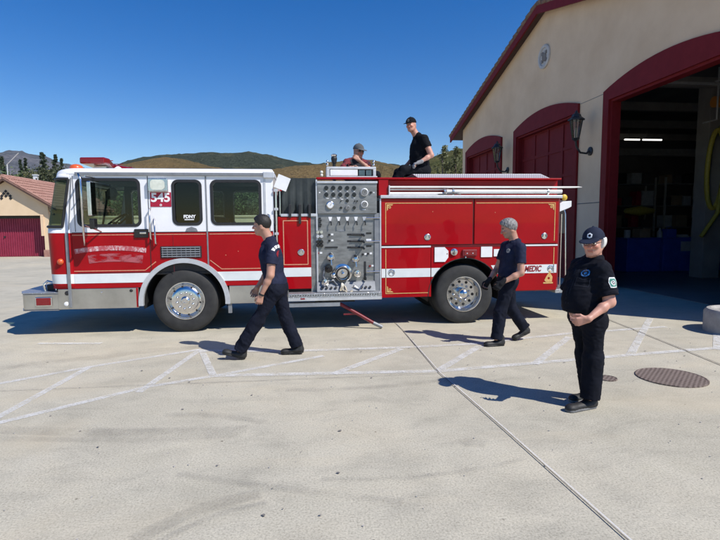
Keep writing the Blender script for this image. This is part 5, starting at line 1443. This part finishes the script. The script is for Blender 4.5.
def build_garage_things():
    for i, (x0, x1) in enumerate(((11.2,12.45),(12.55,13.8),(13.95,15.2))):
        lab = ['dark blue storage cabinet nearest the open doorway jamb', 'dark blue storage cabinet in the middle of the dim bay with papers on its front', 'dark blue storage cabinet behind the grey column'][i]
        t = empty('storage_cabinet', ((x0+x1)/2, 16.6, 0), lab, 'cabinet', 'blue cabinets inside the bay')
        MB().box(x0,x1,16.2,17.0,.013,1.16).build('cabinet_body', M['blue'], t, .02)
        MB().box(x0-.02,x1+.02,16.17,17.02,1.165,1.20).build('cabinet_top', M['blue'], t, .01)
        m = MB(); m.box(x0+.04,x0+.60,16.185,16.198,.1,1.1).box(x0+.65,x1-.04,16.185,16.198,.1,1.1); m.build('cabinet_door', M['blue'], t, .005)
    MB().box(13.2,13.6,16.172,16.182,.72,1.06).build('paper_notice', M['offwhite_dim'], bpy.data.objects['storage_cabinet.001'])
    def thing(name, mat, label, cat, f, **k):
        m = MB(); f(m); o = m.build(name, mat, None, k.get('bevel',0), smooth=k.get('smooth')); tagp(o, label, cat); return o
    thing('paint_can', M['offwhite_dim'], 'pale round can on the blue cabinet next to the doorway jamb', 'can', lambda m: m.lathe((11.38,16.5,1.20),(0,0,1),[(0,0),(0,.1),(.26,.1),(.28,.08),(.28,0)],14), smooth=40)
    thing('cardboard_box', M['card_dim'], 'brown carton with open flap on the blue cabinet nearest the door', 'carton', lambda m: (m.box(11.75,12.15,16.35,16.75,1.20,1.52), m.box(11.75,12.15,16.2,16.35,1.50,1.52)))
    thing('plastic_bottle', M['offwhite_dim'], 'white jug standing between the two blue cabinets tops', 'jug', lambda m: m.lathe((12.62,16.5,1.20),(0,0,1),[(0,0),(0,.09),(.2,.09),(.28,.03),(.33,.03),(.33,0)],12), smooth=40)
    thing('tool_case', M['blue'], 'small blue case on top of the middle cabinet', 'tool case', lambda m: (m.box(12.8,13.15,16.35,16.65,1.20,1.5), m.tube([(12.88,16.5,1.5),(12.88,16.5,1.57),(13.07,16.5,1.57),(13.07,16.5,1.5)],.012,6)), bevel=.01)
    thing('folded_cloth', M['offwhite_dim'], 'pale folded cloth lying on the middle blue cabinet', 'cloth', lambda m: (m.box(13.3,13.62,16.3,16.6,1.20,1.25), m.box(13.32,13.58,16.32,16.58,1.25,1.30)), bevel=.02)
    thing('yellow_kayak', M['olive_yellow'], 'yellow rounded bundle hanging in the dark of the bay', 'bundle', lambda m: m.lathe((13.6,19,2.2),(1,0,0),[(-.7,0),(-.6,.1),(0,.2),(.6,.1),(.7,0)],14), smooth=60).name = 'hanging_bundle'
    h = MB(); pts = []
    for k in range(30):
        a = 2*PI*k/29; pts.append((12.28+.28*math.sin(a)+.1*math.sin(a*.5), 13.9-.08*math.cos(a), 3.3+1.15*math.cos(a)+0.0))
    h.tube(pts, .07, 8); h.tube([(12.3,13.85,4.4),(12.8,13.8,4.9),(13.3,13.8,5.2)], .07, 8); h.tube([(12.55,13.85,3.0),(12.4,13.8,2.0),(11.9,13.8,1.3)], .06, 8)
    o = h.build('exhaust_hose', M['olive_yellow'], None, smooth=60); tagp(o, 'yellow flexible hose looped against the grey column inside the open bay', 'hose')
    d = MB().tube([(11.9,13.6,5.2),(14.5,13.4,5.25)], .16, 12).build('exhaust_duct', M['orange'], None, smooth=60); tagp(d, 'orange overhead duct near the ceiling of the open bay', 'duct')
    for i, (x0, x1, y, z, lab) in enumerate(((14.85,15.6,22,5.55,'lit ceiling tube lamp deep in the bay, left of the pair'),(15.75,16.7,22,5.55,'lit ceiling tube lamp deep in the bay, right of the pair'),(17.5,18.0,20.5,4.2,'small lit lamp lower in the bay by the grey column'))):
        t = empty('strip_light', ((x0+x1)/2, y, z), lab, 'strip light')
        MB().box(x0,x1,y-.06,y+.06,z+.03,z+.1).build('lamp_housing', M['grey_rail'], t)
        MB().tube([(x0,y,z),(x1,y,z)], .035, 8).build('lamp_tube', M['lit'], t)
        if z > 5: MB().tube([(x0+.2,y,z+.1),(x0+.2,y,5.99)], .01, 5).build('hanger', M['grey_rail'], t)
    m = MB(); m.sm = True; m.lathe((6.88,7.08,0),(0,0,1),[(0,.5),(.0,.5),(.31,.5),(.36,.46),(.37,.40),(.33,.36),(.05,.34),(.05,0)],36)
    o = m.build('concrete_planter', M['concrete_round'], None, smooth=40); tagp(o, 'low round concrete planter ring at the right edge of the forecourt', 'planter')
def build_shelves():
    rg = random.Random(12)
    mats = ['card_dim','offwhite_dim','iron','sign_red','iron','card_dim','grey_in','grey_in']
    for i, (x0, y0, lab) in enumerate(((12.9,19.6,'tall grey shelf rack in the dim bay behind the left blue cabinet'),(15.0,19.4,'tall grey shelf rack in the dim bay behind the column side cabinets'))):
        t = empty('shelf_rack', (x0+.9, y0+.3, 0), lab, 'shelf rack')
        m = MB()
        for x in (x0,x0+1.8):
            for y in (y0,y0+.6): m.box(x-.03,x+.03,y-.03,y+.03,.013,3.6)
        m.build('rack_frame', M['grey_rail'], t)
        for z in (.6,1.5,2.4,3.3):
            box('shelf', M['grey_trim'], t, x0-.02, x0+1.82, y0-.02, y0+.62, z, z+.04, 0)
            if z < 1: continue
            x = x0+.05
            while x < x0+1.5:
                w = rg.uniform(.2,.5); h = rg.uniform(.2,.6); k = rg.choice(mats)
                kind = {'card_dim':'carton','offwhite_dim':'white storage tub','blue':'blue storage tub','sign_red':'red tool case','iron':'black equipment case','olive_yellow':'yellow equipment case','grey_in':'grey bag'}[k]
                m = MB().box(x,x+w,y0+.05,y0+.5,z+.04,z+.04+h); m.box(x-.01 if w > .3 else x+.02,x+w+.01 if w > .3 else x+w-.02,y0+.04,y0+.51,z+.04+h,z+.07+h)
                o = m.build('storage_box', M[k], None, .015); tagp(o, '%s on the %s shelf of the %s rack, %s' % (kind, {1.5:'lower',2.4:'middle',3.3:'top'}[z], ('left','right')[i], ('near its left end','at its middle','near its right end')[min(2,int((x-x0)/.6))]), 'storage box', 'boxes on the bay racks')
                x += w+rg.uniform(.05,.2)
    for i, z in enumerate((5.2,)):
        pass
    m = MB().box(13.0,19.0,21,21.25,4.7,5.0); o = m.build('ceiling_beam', M['grey_rail'], bpy.data.objects['fire_station'])
    b = MB()
    for y in (11,14,17,20,23): b.box(8.7,26.4,y-.08,y+.08,5.7,5.99)
    b.build('roof_beams', M['column'], bpy.data.objects['fire_station'])
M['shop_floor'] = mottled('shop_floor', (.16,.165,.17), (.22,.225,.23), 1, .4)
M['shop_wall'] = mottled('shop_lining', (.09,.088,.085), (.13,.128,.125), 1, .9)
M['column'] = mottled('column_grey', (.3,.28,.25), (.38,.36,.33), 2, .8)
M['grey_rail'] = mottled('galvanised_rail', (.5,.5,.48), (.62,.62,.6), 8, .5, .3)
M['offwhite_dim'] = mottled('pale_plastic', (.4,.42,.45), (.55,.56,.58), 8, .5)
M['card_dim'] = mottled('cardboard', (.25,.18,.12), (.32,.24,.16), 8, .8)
M['stucco_dark'] = mottled('dark_mortar', (.2,.18,.16), (.27,.25,.23), 4, .9)
M['medal'] = mottled('medallion_plaster', (.5,.48,.46), (.62,.6,.57), 6, .8)
M['maroon_soffit'] = mottled('brown_soffit', (.08,.045,.035), (.12,.07,.05), 6, .8)
def lit_mat():
    m = bpy.data.materials.new('lit_tube'); m.use_nodes = True; b = m.node_tree.nodes['Principled BSDF']
    b.inputs['Emission Color'].default_value = (1,.97,.9,1); b.inputs['Emission Strength'].default_value = 1.3; return m
M['lit'] = lit_mat()

# ------------------------------------------------------------------ background
def build_background():
    Y0 = 30.5
    T = empty('garage_building', (-16.5, Y0, 0), 'cream gabled garage with plum red slatted door and clay tile roof at far left', 'building')
    xr, xe, ze, zr = -16.5, 2.35, 2.95, 4.42
    out = [(-18.75,0),(-18.35,0),(-18.35,2.36),(-14.66,2.36),(-14.66,0),(-14.38,0),(-14.38,2.98),(xr,zr-.12),(-18.75,2.98)]
    plate('gable_wall', M['cream'], T, out, Y0, .3)
    MB().box(-14.68,-14.38,Y0+.3,Y0+9,0,2.9).build('side_wall', M['cream'], T); MB().box(-18.75,-18.45,Y0+.3,Y0+9,0,2.9).build('side_wall', M['cream'], T)
    MB().box(-18.45,-14.68,Y0+8.7,Y0+9,0,2.9).build('rear_wall', M['cream'], T)
    d = MB().box(-18.4,-14.6,Y0+.55,Y0+.60,0,2.36).build('garage_door', M['maroon_bright'], T)
    m = MB()
    for k in range(31): x = -18.33+k*.122; m.box(x,x+.07,Y0+.52,Y0+.55,.03,2.2)
    m.box(-18.35,-14.66,Y0+.515,Y0+.54,2.18,2.3)
    m.build('door_slats', M['maroon_bright'], d); MB().lathe((-17.05,Y0+.52,1.15),(0,-1,0),[(0,.05),(.04,.05),(.05,0)],10).build('door_knob', M['iron'], d)
    MB().box(-18.4,-14.6,Y0+.4,Y0+.5,2.2,2.36).build('header_shade_band', M['black'], T)  # header strip coloured black to stand for the shade under the lintel
    MB().box(-14.72,-14.36,Y0-.05,Y0-.003,0,.4).build('wall_base', M['clay'], T)
    MB().box(-14.80,-14.64,Y0-.04,Y0-.003,1.2,2.42).build('downpipe', M['stucco'], T)
    for s_ in (1,-1):
        m = MB(); m.prism([(xr,zr+.10),(xr+s_*(xe+.35),ze-.12),(xr+s_*(xe+.35),ze-.22),(xr,zr)], Y0-.35, Y0+9.3); r = m.build('roof', M['clay'], T)
        m = MB(); m.prism([(xr,zr-.002),(xr+s_*(xe+.35),ze-.222),(xr+s_*(xe+.35),ze-.34),(xr,zr-.12)], Y0-.33, Y0-.25); m.build('rake_board', M['maroon_soffit'], T)
        m = MB(); L = 9.6
        for k in range(42):
            y = Y0-.30+k*.23; n = 9
            for j in range(n):
                t0 = j/n; t1 = (j+1.08)/n
                p0 = Vector((xr+s_*(xe+.35)*t0, y, zr+.10+(ze-.12-zr-.10)*t0)); p1 = Vector((xr+s_*(xe+.35)*t1, y, zr+.13+(ze-.12-zr-.10)*t1))
                m.tube([p0,p1], [.07,.085], 6, False)
        m.build('roof_tiles', M['clay'], r)
    MB().tube([(xr,Y0-.35,zr+.12),(xr,Y0+9.3,zr+.12)], .11, 8).build('ridge_tiles', M['clay'], T)
    for j, n in enumerate((1,2,3,4)):
        if j == 3: n = 2
        for i in range(n):
            x = -16.55+(i-(n-1)/2)*.22*(1 if j < 3 else 2.2); z = 3.72-.13*j
            MB().lathe((x,Y0-.002,z),(0,-1,0),[(0,.09),(.02,.09),(.025,.0)],4).build('vent_tile', M['black'], T)
    a = MB(); a.tube([(-16.6,Y0+.4,4.5),(-16.6,Y0+.4,5.25)], .035, 8); a.tube([(-16.6,Y0+.4,5.25),(-15.95,Y0+.4,5.9)], .025, 6)
    o = a.build('roof_aerial', M['grey_rail'], None, smooth=50); tagp(o, 'pale bent pole sticking up from the ridge of the cream garage', 'aerial')
    for x, y, h, wd in ((-20.55,42,5.75,'taller and farther right'),(-21.4,42.5,5.45,'shorter and farther left')):
        m = MB(); m.tube([(x,y,0),(x,y,h-.5)], .05, 8); m.box(x-.13,x+.13,y-.13,y+.13,h-.5,h-.08); m.box(x-.17,x+.17,y-.17,y+.17,h-.08,h)
        o = m.build('utility_post', M['offwhite'], None); tagp(o, 'small white topped post above the garage roof, the %s one' % wd, 'post')
    ln = lantern('wall_lamp', (-14.0, 30.42, 2.42), 'small dark lantern at the right corner of the cream garage', None, k=.5)
    # walls and a low house seen through the cab windows
    W = empty('perimeter_wall', (-4, 36, 0), 'long pale yellow wall seen through the cab windows', 'wall')
    MB().box(-14.5,8,36,36.3,0,2.3).build('wall_face', M['cream2'], W)
    MB().box(-14.55,8.05,35.92,36.38,2.3,2.42).build('wall_coping', M['cream2'], W, .02)
def leaf_mesh(name, centers, size, rs, up_bias=.0):
    n = len(centers); d1 = rs.normal(size=(n,3)); d1 /= np.linalg.norm(d1,axis=1)[:,None]
    d2 = np.cross(d1, rs.normal(size=(n,3))); d2 /= np.linalg.norm(d2,axis=1)[:,None]
    s = size*rs.uniform(.6,1.35,(n,1))
    V = np.concatenate([centers-d1*s, centers+d2*s*.5, centers+d1*s, centers-d2*s*.5], 1).reshape(-1,3)
    me = bpy.data.meshes.new(name); me.vertices.add(4*n); me.vertices.foreach_set('co', V.astype(np.float32).ravel())
    me.loops.add(4*n); me.loops.foreach_set('vertex_index', np.arange(4*n, dtype=np.int32)); me.polygons.add(n)
    me.polygons.foreach_set('loop_start', np.arange(0,4*n,4,dtype=np.int32)); me.update(calc_edges=True); return me
def leaf_mat(name, a, b_):
    m, nt, b = new_mat(name); v = coords(nt, 1); f = noise_tex(nt, v, 1.1, 4)
    nt.links.new(ramp(nt, f, [(.35,a),(.65,b_)]), b.inputs['Base Color']); b.inputs['Roughness'].default_value = .6
    b.inputs['Transmission Weight'].default_value = 0; return m
M['leaf_dark'] = leaf_mat('evergreen_foliage', (.02,.035,.018), (.045,.065,.03))
M['leaf_mid'] = leaf_mat('green_foliage', (.045,.085,.025), (.09,.13,.04))
M['leaf_olive'] = leaf_mat('olive_foliage', (.09,.1,.035), (.16,.16,.06))
M['leaf_grey'] = leaf_mat('grey_green_foliage', (.04,.055,.022), (.075,.08,.035))
M['bark'] = mottled('bark', (.08,.06,.045), (.15,.12,.09), 10, .9, 0, .3, 30)
def tree(x, y, h, w, kind, label, mat, group, seed, name='tree', n=2600, size=.16):
    rs = np.random.RandomState(seed); T = empty(name, (x, y, 0), label, 'tree', group)
    m = MB(); m.sm = True
    tr = .02*h+.04
    th = h*(.92 if kind != 'round' else .6)
    m.tube([(x,y,-.05),(x+rs.normal()*.03*h*.3,y,th*.5),(x+rs.normal()*.02*h,y,th)], [tr,tr*.6,tr*.12], 8)
    C = []
    if kind == 'cone':
        nb = 90
        for i in range(nb):
            t = .08+.9*i/nb; z = h*t; r = w*.5*(1-t)**.75*rs.uniform(.7,1.15); a = rs.uniform(0,2*PI)
            p0 = Vector((x,y,z)); p1 = Vector((x+r*math.cos(a), y+r*math.sin(a), z-.12*r))
            m.tube([p0,p1], [tr*.25*(1-t)+.01,.006], 5)
            k = n//nb; s = rs.uniform(.15,1.05,k)
            c = np.array(p0)[None]*(1-s[:,None])+np.array(p1)[None]*s[:,None]+rs.normal(size=(k,3))*np.array([.13,.13,.10])*(w*.5)*(.3+.7*(1-t))
            C.append(c)
    elif kind == 'poplar':
        nb = 40
        for i in range(nb):
            t = .15+.83*i/nb; z = h*t; r = w*.5*(math.sin(PI*min(1,t*1.05))**.6)*rs.uniform(.3,1.1); a = rs.uniform(0,2*PI)
            p0 = Vector((x,y,z)); p1 = Vector((x+r*math.cos(a), y+r*math.sin(a), z+r*1.3))
            m.tube([p0,p1], [.018,.005], 5); k = n//nb; s = rs.uniform(.3,1.1,k)
            C.append(np.array(p0)[None]*(1-s[:,None])+np.array(p1)[None]*s[:,None]+rs.normal(size=(k,3))*.09)
    else:
        nb = 26
        for i in range(nb):
            a = rs.uniform(0,2*PI); el = rs.uniform(-.15,1.3); r = rs.uniform(.55,1.0)
            p0 = Vector((x,y,h*rs.uniform(.25,.55))); c0 = Vector((x,y,h*.62))
            p1 = c0+Vector((math.cos(a)*math.cos(el)*w*.5*r, math.sin(a)*math.cos(el)*w*.5*r, math.sin(el)*h*.38*r))
            m.tube([p0,(p0+p1)/2+Vector((0,0,.04*h)),p1], [tr*.35,tr*.2,.01], 5)
            k = n//nb; C.append(np.array(p1)[None]+rs.normal(size=(k,3))*np.array([w*.10,w*.10,h*.055]))
    m.build('trunk', M['bark'], T, smooth=60)
    C = np.concatenate(C); C[:,2] = np.maximum(C[:,2], .1)
    me = leaf_mesh('crown', C, size, rs); link_mesh('crown', me, mat, T)
    return T
def build_trees():
    rs = random.Random(5)
    # tall evergreens behind the cream garage (azimuth, distance)
    ev = [(-28.6,58,8.4,3.2,'cone','leaf_dark','dark conifer at the left edge of the photo behind the cream garage'),
          (-27.2,62,8.7,1.6,'cone','leaf_dark','slim dark conifer behind the garage, second from the left'),
          (-26.8,64,9.1,1.7,'cone','leaf_dark','slim pointed conifer above the middle of the garage roof'),
          (-25.4,60,9.3,3.0,'cone','leaf_dark','broad tallest dark conifer rising above the garage roof'),
          (-24.4,61,9.3,2.2,'cone','leaf_dark','dark conifer between the tallest one and the cab windscreen'),
          (-23.9,60,8.8,2.0,'cone','leaf_dark','dark conifer closest to the cab corner'),
          (-25.8,66,7.6,3.2,'cone','leaf_dark','dark conifer standing behind the tallest one')]
    for i, (az, r, h, w, k, mt, lab) in enumerate(ev):
        tree(r*math.sin(R(az)), r*math.cos(R(az)), h, w, k, lab, M[mt], 'evergreens behind the garage', 10+i, 'conifer', 9000, .085)
    lo = [(-29.2,46,5.4,4,'leaf_mid','low bright green tree behind the garage roof at the photo edge'),(-27.6,50,5.75,4.2,'leaf_mid','bushy green tree behind the garage ridge'),
          (-26.1,50,5.9,4,'leaf_olive','olive green bush tree above the garage roof'),(-24.7,48,6.1,4,'leaf_grey','grey green tree beside the cab, behind the garage roof'),
          (-23.3,46,6.1,3.6,'leaf_grey','grey brown leafy tree touching the cab corner')]
    for i, (az, r, h, w, mt, lab) in enumerate(lo):
        tree(r*math.sin(R(az)), r*math.cos(R(az)), h, w, 'round', lab, M[mt], 'leafy trees behind the garage', 30+i, 'leafy_tree', 8000, .10)
    cab = [(-16.4,42,5.6,6,'leaf_mid'),(-13.2,41,5.7,6.5,'leaf_mid'),(-10.1,43,5.5,6.5,'leaf_olive'),(-7.4,41,5.7,6,'leaf_mid'),(-4.6,42,5.3,6.5,'leaf_grey'),(-1.6,41,5.6,6,'leaf_mid'),(-35,40,5,6,'leaf_mid')]
    names = ['green tree seen through the front of the driver window', 'green tree seen through the middle of the driver window', 'olive tree seen at the rear edge of the driver window',
             'green tree behind the narrow crew window', 'grey green tree seen through the left of the rear cab window', 'green tree seen through the right of the rear cab window', 'green tree just outside the left of the garage']
    for i, (az, r, h, w, mt) in enumerate(cab):
        tree(r*math.sin(R(az)), r*math.cos(R(az)), h*.84, w, 'round', names[i], M[mt], 'trees beyond the pale wall', 50+i, 'leafy_tree', 8000, .11)
    tree(10.9, 38, 7.9, 1.5, 'poplar', 'thin young poplar left of the pair beside the station wall', M['leaf_olive'], 'young poplars', 71, 'poplar', 2000, .085)
    tree(11.95, 38.3, 7.8, 1.5, 'poplar', 'thin young poplar right of the pair, nearest the station wall', M['leaf_olive'], 'young poplars', 72, 'poplar', 2000, .085)
    tree(11.4, 41, 5.9, 3.2, 'round', 'olive bush tree low between the two young poplars', M['leaf_olive'], None, 73, 'leafy_tree', 1500, .12)
def hill(name, prof, r0, r1, mat, seed, rough=.02, depth=1.6):
    """prof: (azimuth deg, crest elevation deg); terrain rises from r0 to a crest at r1 and falls behind it"""
    az = np.array([p[0] for p in prof], float); el = np.array([p[1] for p in prof], float)
    A_ = np.arange(az[0], az[-1]+.01, .25 if r1 > 100 else .5); E_ = np.interp(A_, az, el)
    k = np.ones(5)/5; Es = np.convolve(np.pad(E_,2,'edge'), k, 'valid')
    nr = 46; V = []
    for j in range(nr):
        t = j/(nr-1); r = r0+(r1*depth-r0)*t; 
        for a, e in zip(A_, Es):
            hc = 1.75+r1*math.tan(R(e)); u = (r-r0)/(r1-r0)
            if u <= 1: z = hc*(u*u*(3-2*u))**.9
            else: z = hc*max(0,1-((u-1)/((r1*depth-r0)/(r1-r0)-1))**1.5)
            x, y = r*math.sin(R(a)), r*math.cos(R(a))
            z += hc*rough*(mnoise.noise(Vector((x,y,0))*(9/r1)+Vector((seed,0,0)))*2+mnoise.noise(Vector((x,y,0))*(45/r1)+Vector((seed,0,0)))*.9)*min(1,3*u)
            z += hc*rough*.35*mnoise.noise(Vector((x,y,0))*(240/r1))
            V.append((x,y,max(z,-2)))
    na = len(A_); F = [(j*na+i, j*na+i+1, (j+1)*na+i+1, (j+1)*na+i) for j in range(nr-1) for i in range(na-1)]
    me = bpy.data.meshes.new(name); me.from_pydata(V, [], F)
    o = link_mesh(name, me, mat, None, smooth=True); o['kind'] = 'structure'; return o
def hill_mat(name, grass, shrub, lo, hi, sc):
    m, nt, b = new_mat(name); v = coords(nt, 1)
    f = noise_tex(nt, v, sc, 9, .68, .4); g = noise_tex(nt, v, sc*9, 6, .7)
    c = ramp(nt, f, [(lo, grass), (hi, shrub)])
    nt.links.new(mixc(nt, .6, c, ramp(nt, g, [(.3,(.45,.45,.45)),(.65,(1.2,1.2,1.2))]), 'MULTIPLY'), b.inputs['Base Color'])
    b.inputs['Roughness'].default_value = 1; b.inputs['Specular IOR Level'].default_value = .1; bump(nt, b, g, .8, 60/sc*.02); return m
def build_hills():
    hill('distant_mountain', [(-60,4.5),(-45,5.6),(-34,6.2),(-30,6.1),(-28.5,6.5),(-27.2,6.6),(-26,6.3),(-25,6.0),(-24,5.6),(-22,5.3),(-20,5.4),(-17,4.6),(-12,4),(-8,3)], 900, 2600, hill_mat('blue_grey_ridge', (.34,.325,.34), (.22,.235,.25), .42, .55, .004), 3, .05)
    hill('shrub_hill', [(-30,1),(-24,3.0),(-20,5.4),(-18,6.3),(-15,6.9),(-12.5,7.2),(-11,7.6),(-9.5,7.65),(-8,7.5),(-6,7.5),(-4,7.2),(-1,6.8),(2,6.5),(5,6.7),(8,6.6),(11,6.2),(14,5),(20,3)], 260, 640, hill_mat('shrub_covered_hill', (.19,.19,.11), (.10,.12,.08), .36, .46, .022), 5, .03)
    hill('grass_hill', [(-26,3),(-20,5.5),(-17,6.35),(-15,6.75),(-12.5,6.6),(-9,5.9),(-6,5.5),(-3,5.7),(0,6.2),(3,6.55),(6,6.8),(8,6.75),(10,6.35),(12,6.1),(16,5.2),(22,4)], 120, 330, hill_mat('golden_grass_hill', (.38,.26,.11), (.24,.2,.085), .45, .7, .03), 9, .025)
    hill('green_hill', [(8,3.5),(11,5.2),(13,6.3),(15,7.1),(17.5,7.65),(20,7.7),(26,7.6),(34,7),(45,6)], 90, 260, hill_mat('green_grass_hill', (.2,.19,.065), (.09,.115,.035), .45, .62, .05), 12, .025)

# ------------------------------------------------------------------ light, sky, camera
def build_world():
    w = bpy.data.worlds.new('World'); scene.world = w; w.use_nodes = True; nt = w.node_tree
    bg = nt.nodes['Background']; sky = nt.nodes.new('ShaderNodeTexSky'); sky.sky_type = 'NISHITA'; sky.sun_disc = False
    sky.sun_elevation = R(48.5); sky.sun_rotation = math.atan2(.77, -.637)
    sky.altitude = 100; sky.air_density = SKY[0]; sky.dust_density = SKY[1]; sky.ozone_density = SKY[2]
    hs = nt.nodes.new('ShaderNodeHueSaturation'); hs.inputs['Saturation'].default_value = 1.48; hs.inputs['Hue'].default_value = .513
    nt.links.new(sky.outputs[0], hs.inputs['Color']); nt.links.new(hs.outputs[0], bg.inputs['Color']); bg.inputs['Strength'].default_value = SKY[3]
    sd = bpy.data.lights.new('Sun', 'SUN'); sd.energy = SUN; sd.angle = R(.5); sd.color = (1,.955,.89)
    so = bpy.data.objects.new('sun', sd); COL.objects.link(so); so.location = (20,-16,30)
    e = R(48.5); d = Vector((.77*math.cos(e), -.637*math.cos(e), math.sin(e))); so.rotation_euler = d.to_track_quat('Z','Y').to_euler()
    cd = bpy.data.cameras.new('Camera'); co = bpy.data.objects.new('camera', cd); COL.objects.link(co)
    cd.sensor_width = 36; cd.lens = 36*500/720; cd.clip_end = 12000; cd.clip_start = .05
    ps = math.atan(57/500); pt = math.atan(46/500); ro = R(.4)
    F = Vector((math.sin(ps)*math.cos(pt), math.cos(ps)*math.cos(pt), -math.sin(pt))); R0 = Vector((math.cos(ps), -math.sin(ps), 0)); U0 = R0.cross(F)
    Rr = R0*math.cos(ro)-U0*math.sin(ro); U = Rr.cross(F)
    co.matrix_world = Matrix(((Rr.x,U.x,-F.x,0),(Rr.y,U.y,-F.y,0),(Rr.z,U.z,-F.z,1.75),(0,0,0,1)))
    scene.camera = co
    vs = scene.view_settings; vs.view_transform = 'Standard'; vs.look = 'None'; vs.exposure = EXPO; vs.gamma = 1; vs.use_curve_mapping = False
HAZE = .00003
SKY = (1.0, .05, 2.0, .11); SUN = 4.6; EXPO = 0.2
def build_haze():
    o = MB().box(-4300, 4300, -60, 4400, -1, 420).build('haze', M['haze']); o['kind'] = 'stuff'
m_ = bpy.data.materials.new('air'); m_.use_nodes = True; m_.node_tree.nodes.clear()
_o = m_.node_tree.nodes.new('ShaderNodeOutputMaterial'); _v = m_.node_tree.nodes.new('ShaderNodeVolumePrincipled'); _v.inputs['Density'].default_value = HAZE*1.4; _v.inputs['Color'].default_value = (.75,.85,1,1)
m_.node_tree.links.new(_v.outputs[0], _o.inputs['Volume']); M['haze'] = m_
build_world(); build_haze(); build_ground(); build_spots(); build_covers(); build_station(); build_garage_things(); build_shelves()
LG = 'lanterns on the station wall'
lantern('wall_lamp', (FX-.002, 13.33, 3.72), 'black iron lantern on the station wall between the open bay and the middle maroon door', LG)
lantern('wall_lamp', (FX-.002, 18.99, 3.80), 'black iron lantern on the station wall between the two closed maroon doors', LG)
build_background(); build_trees(); build_hills(); build_truck(); build_people()
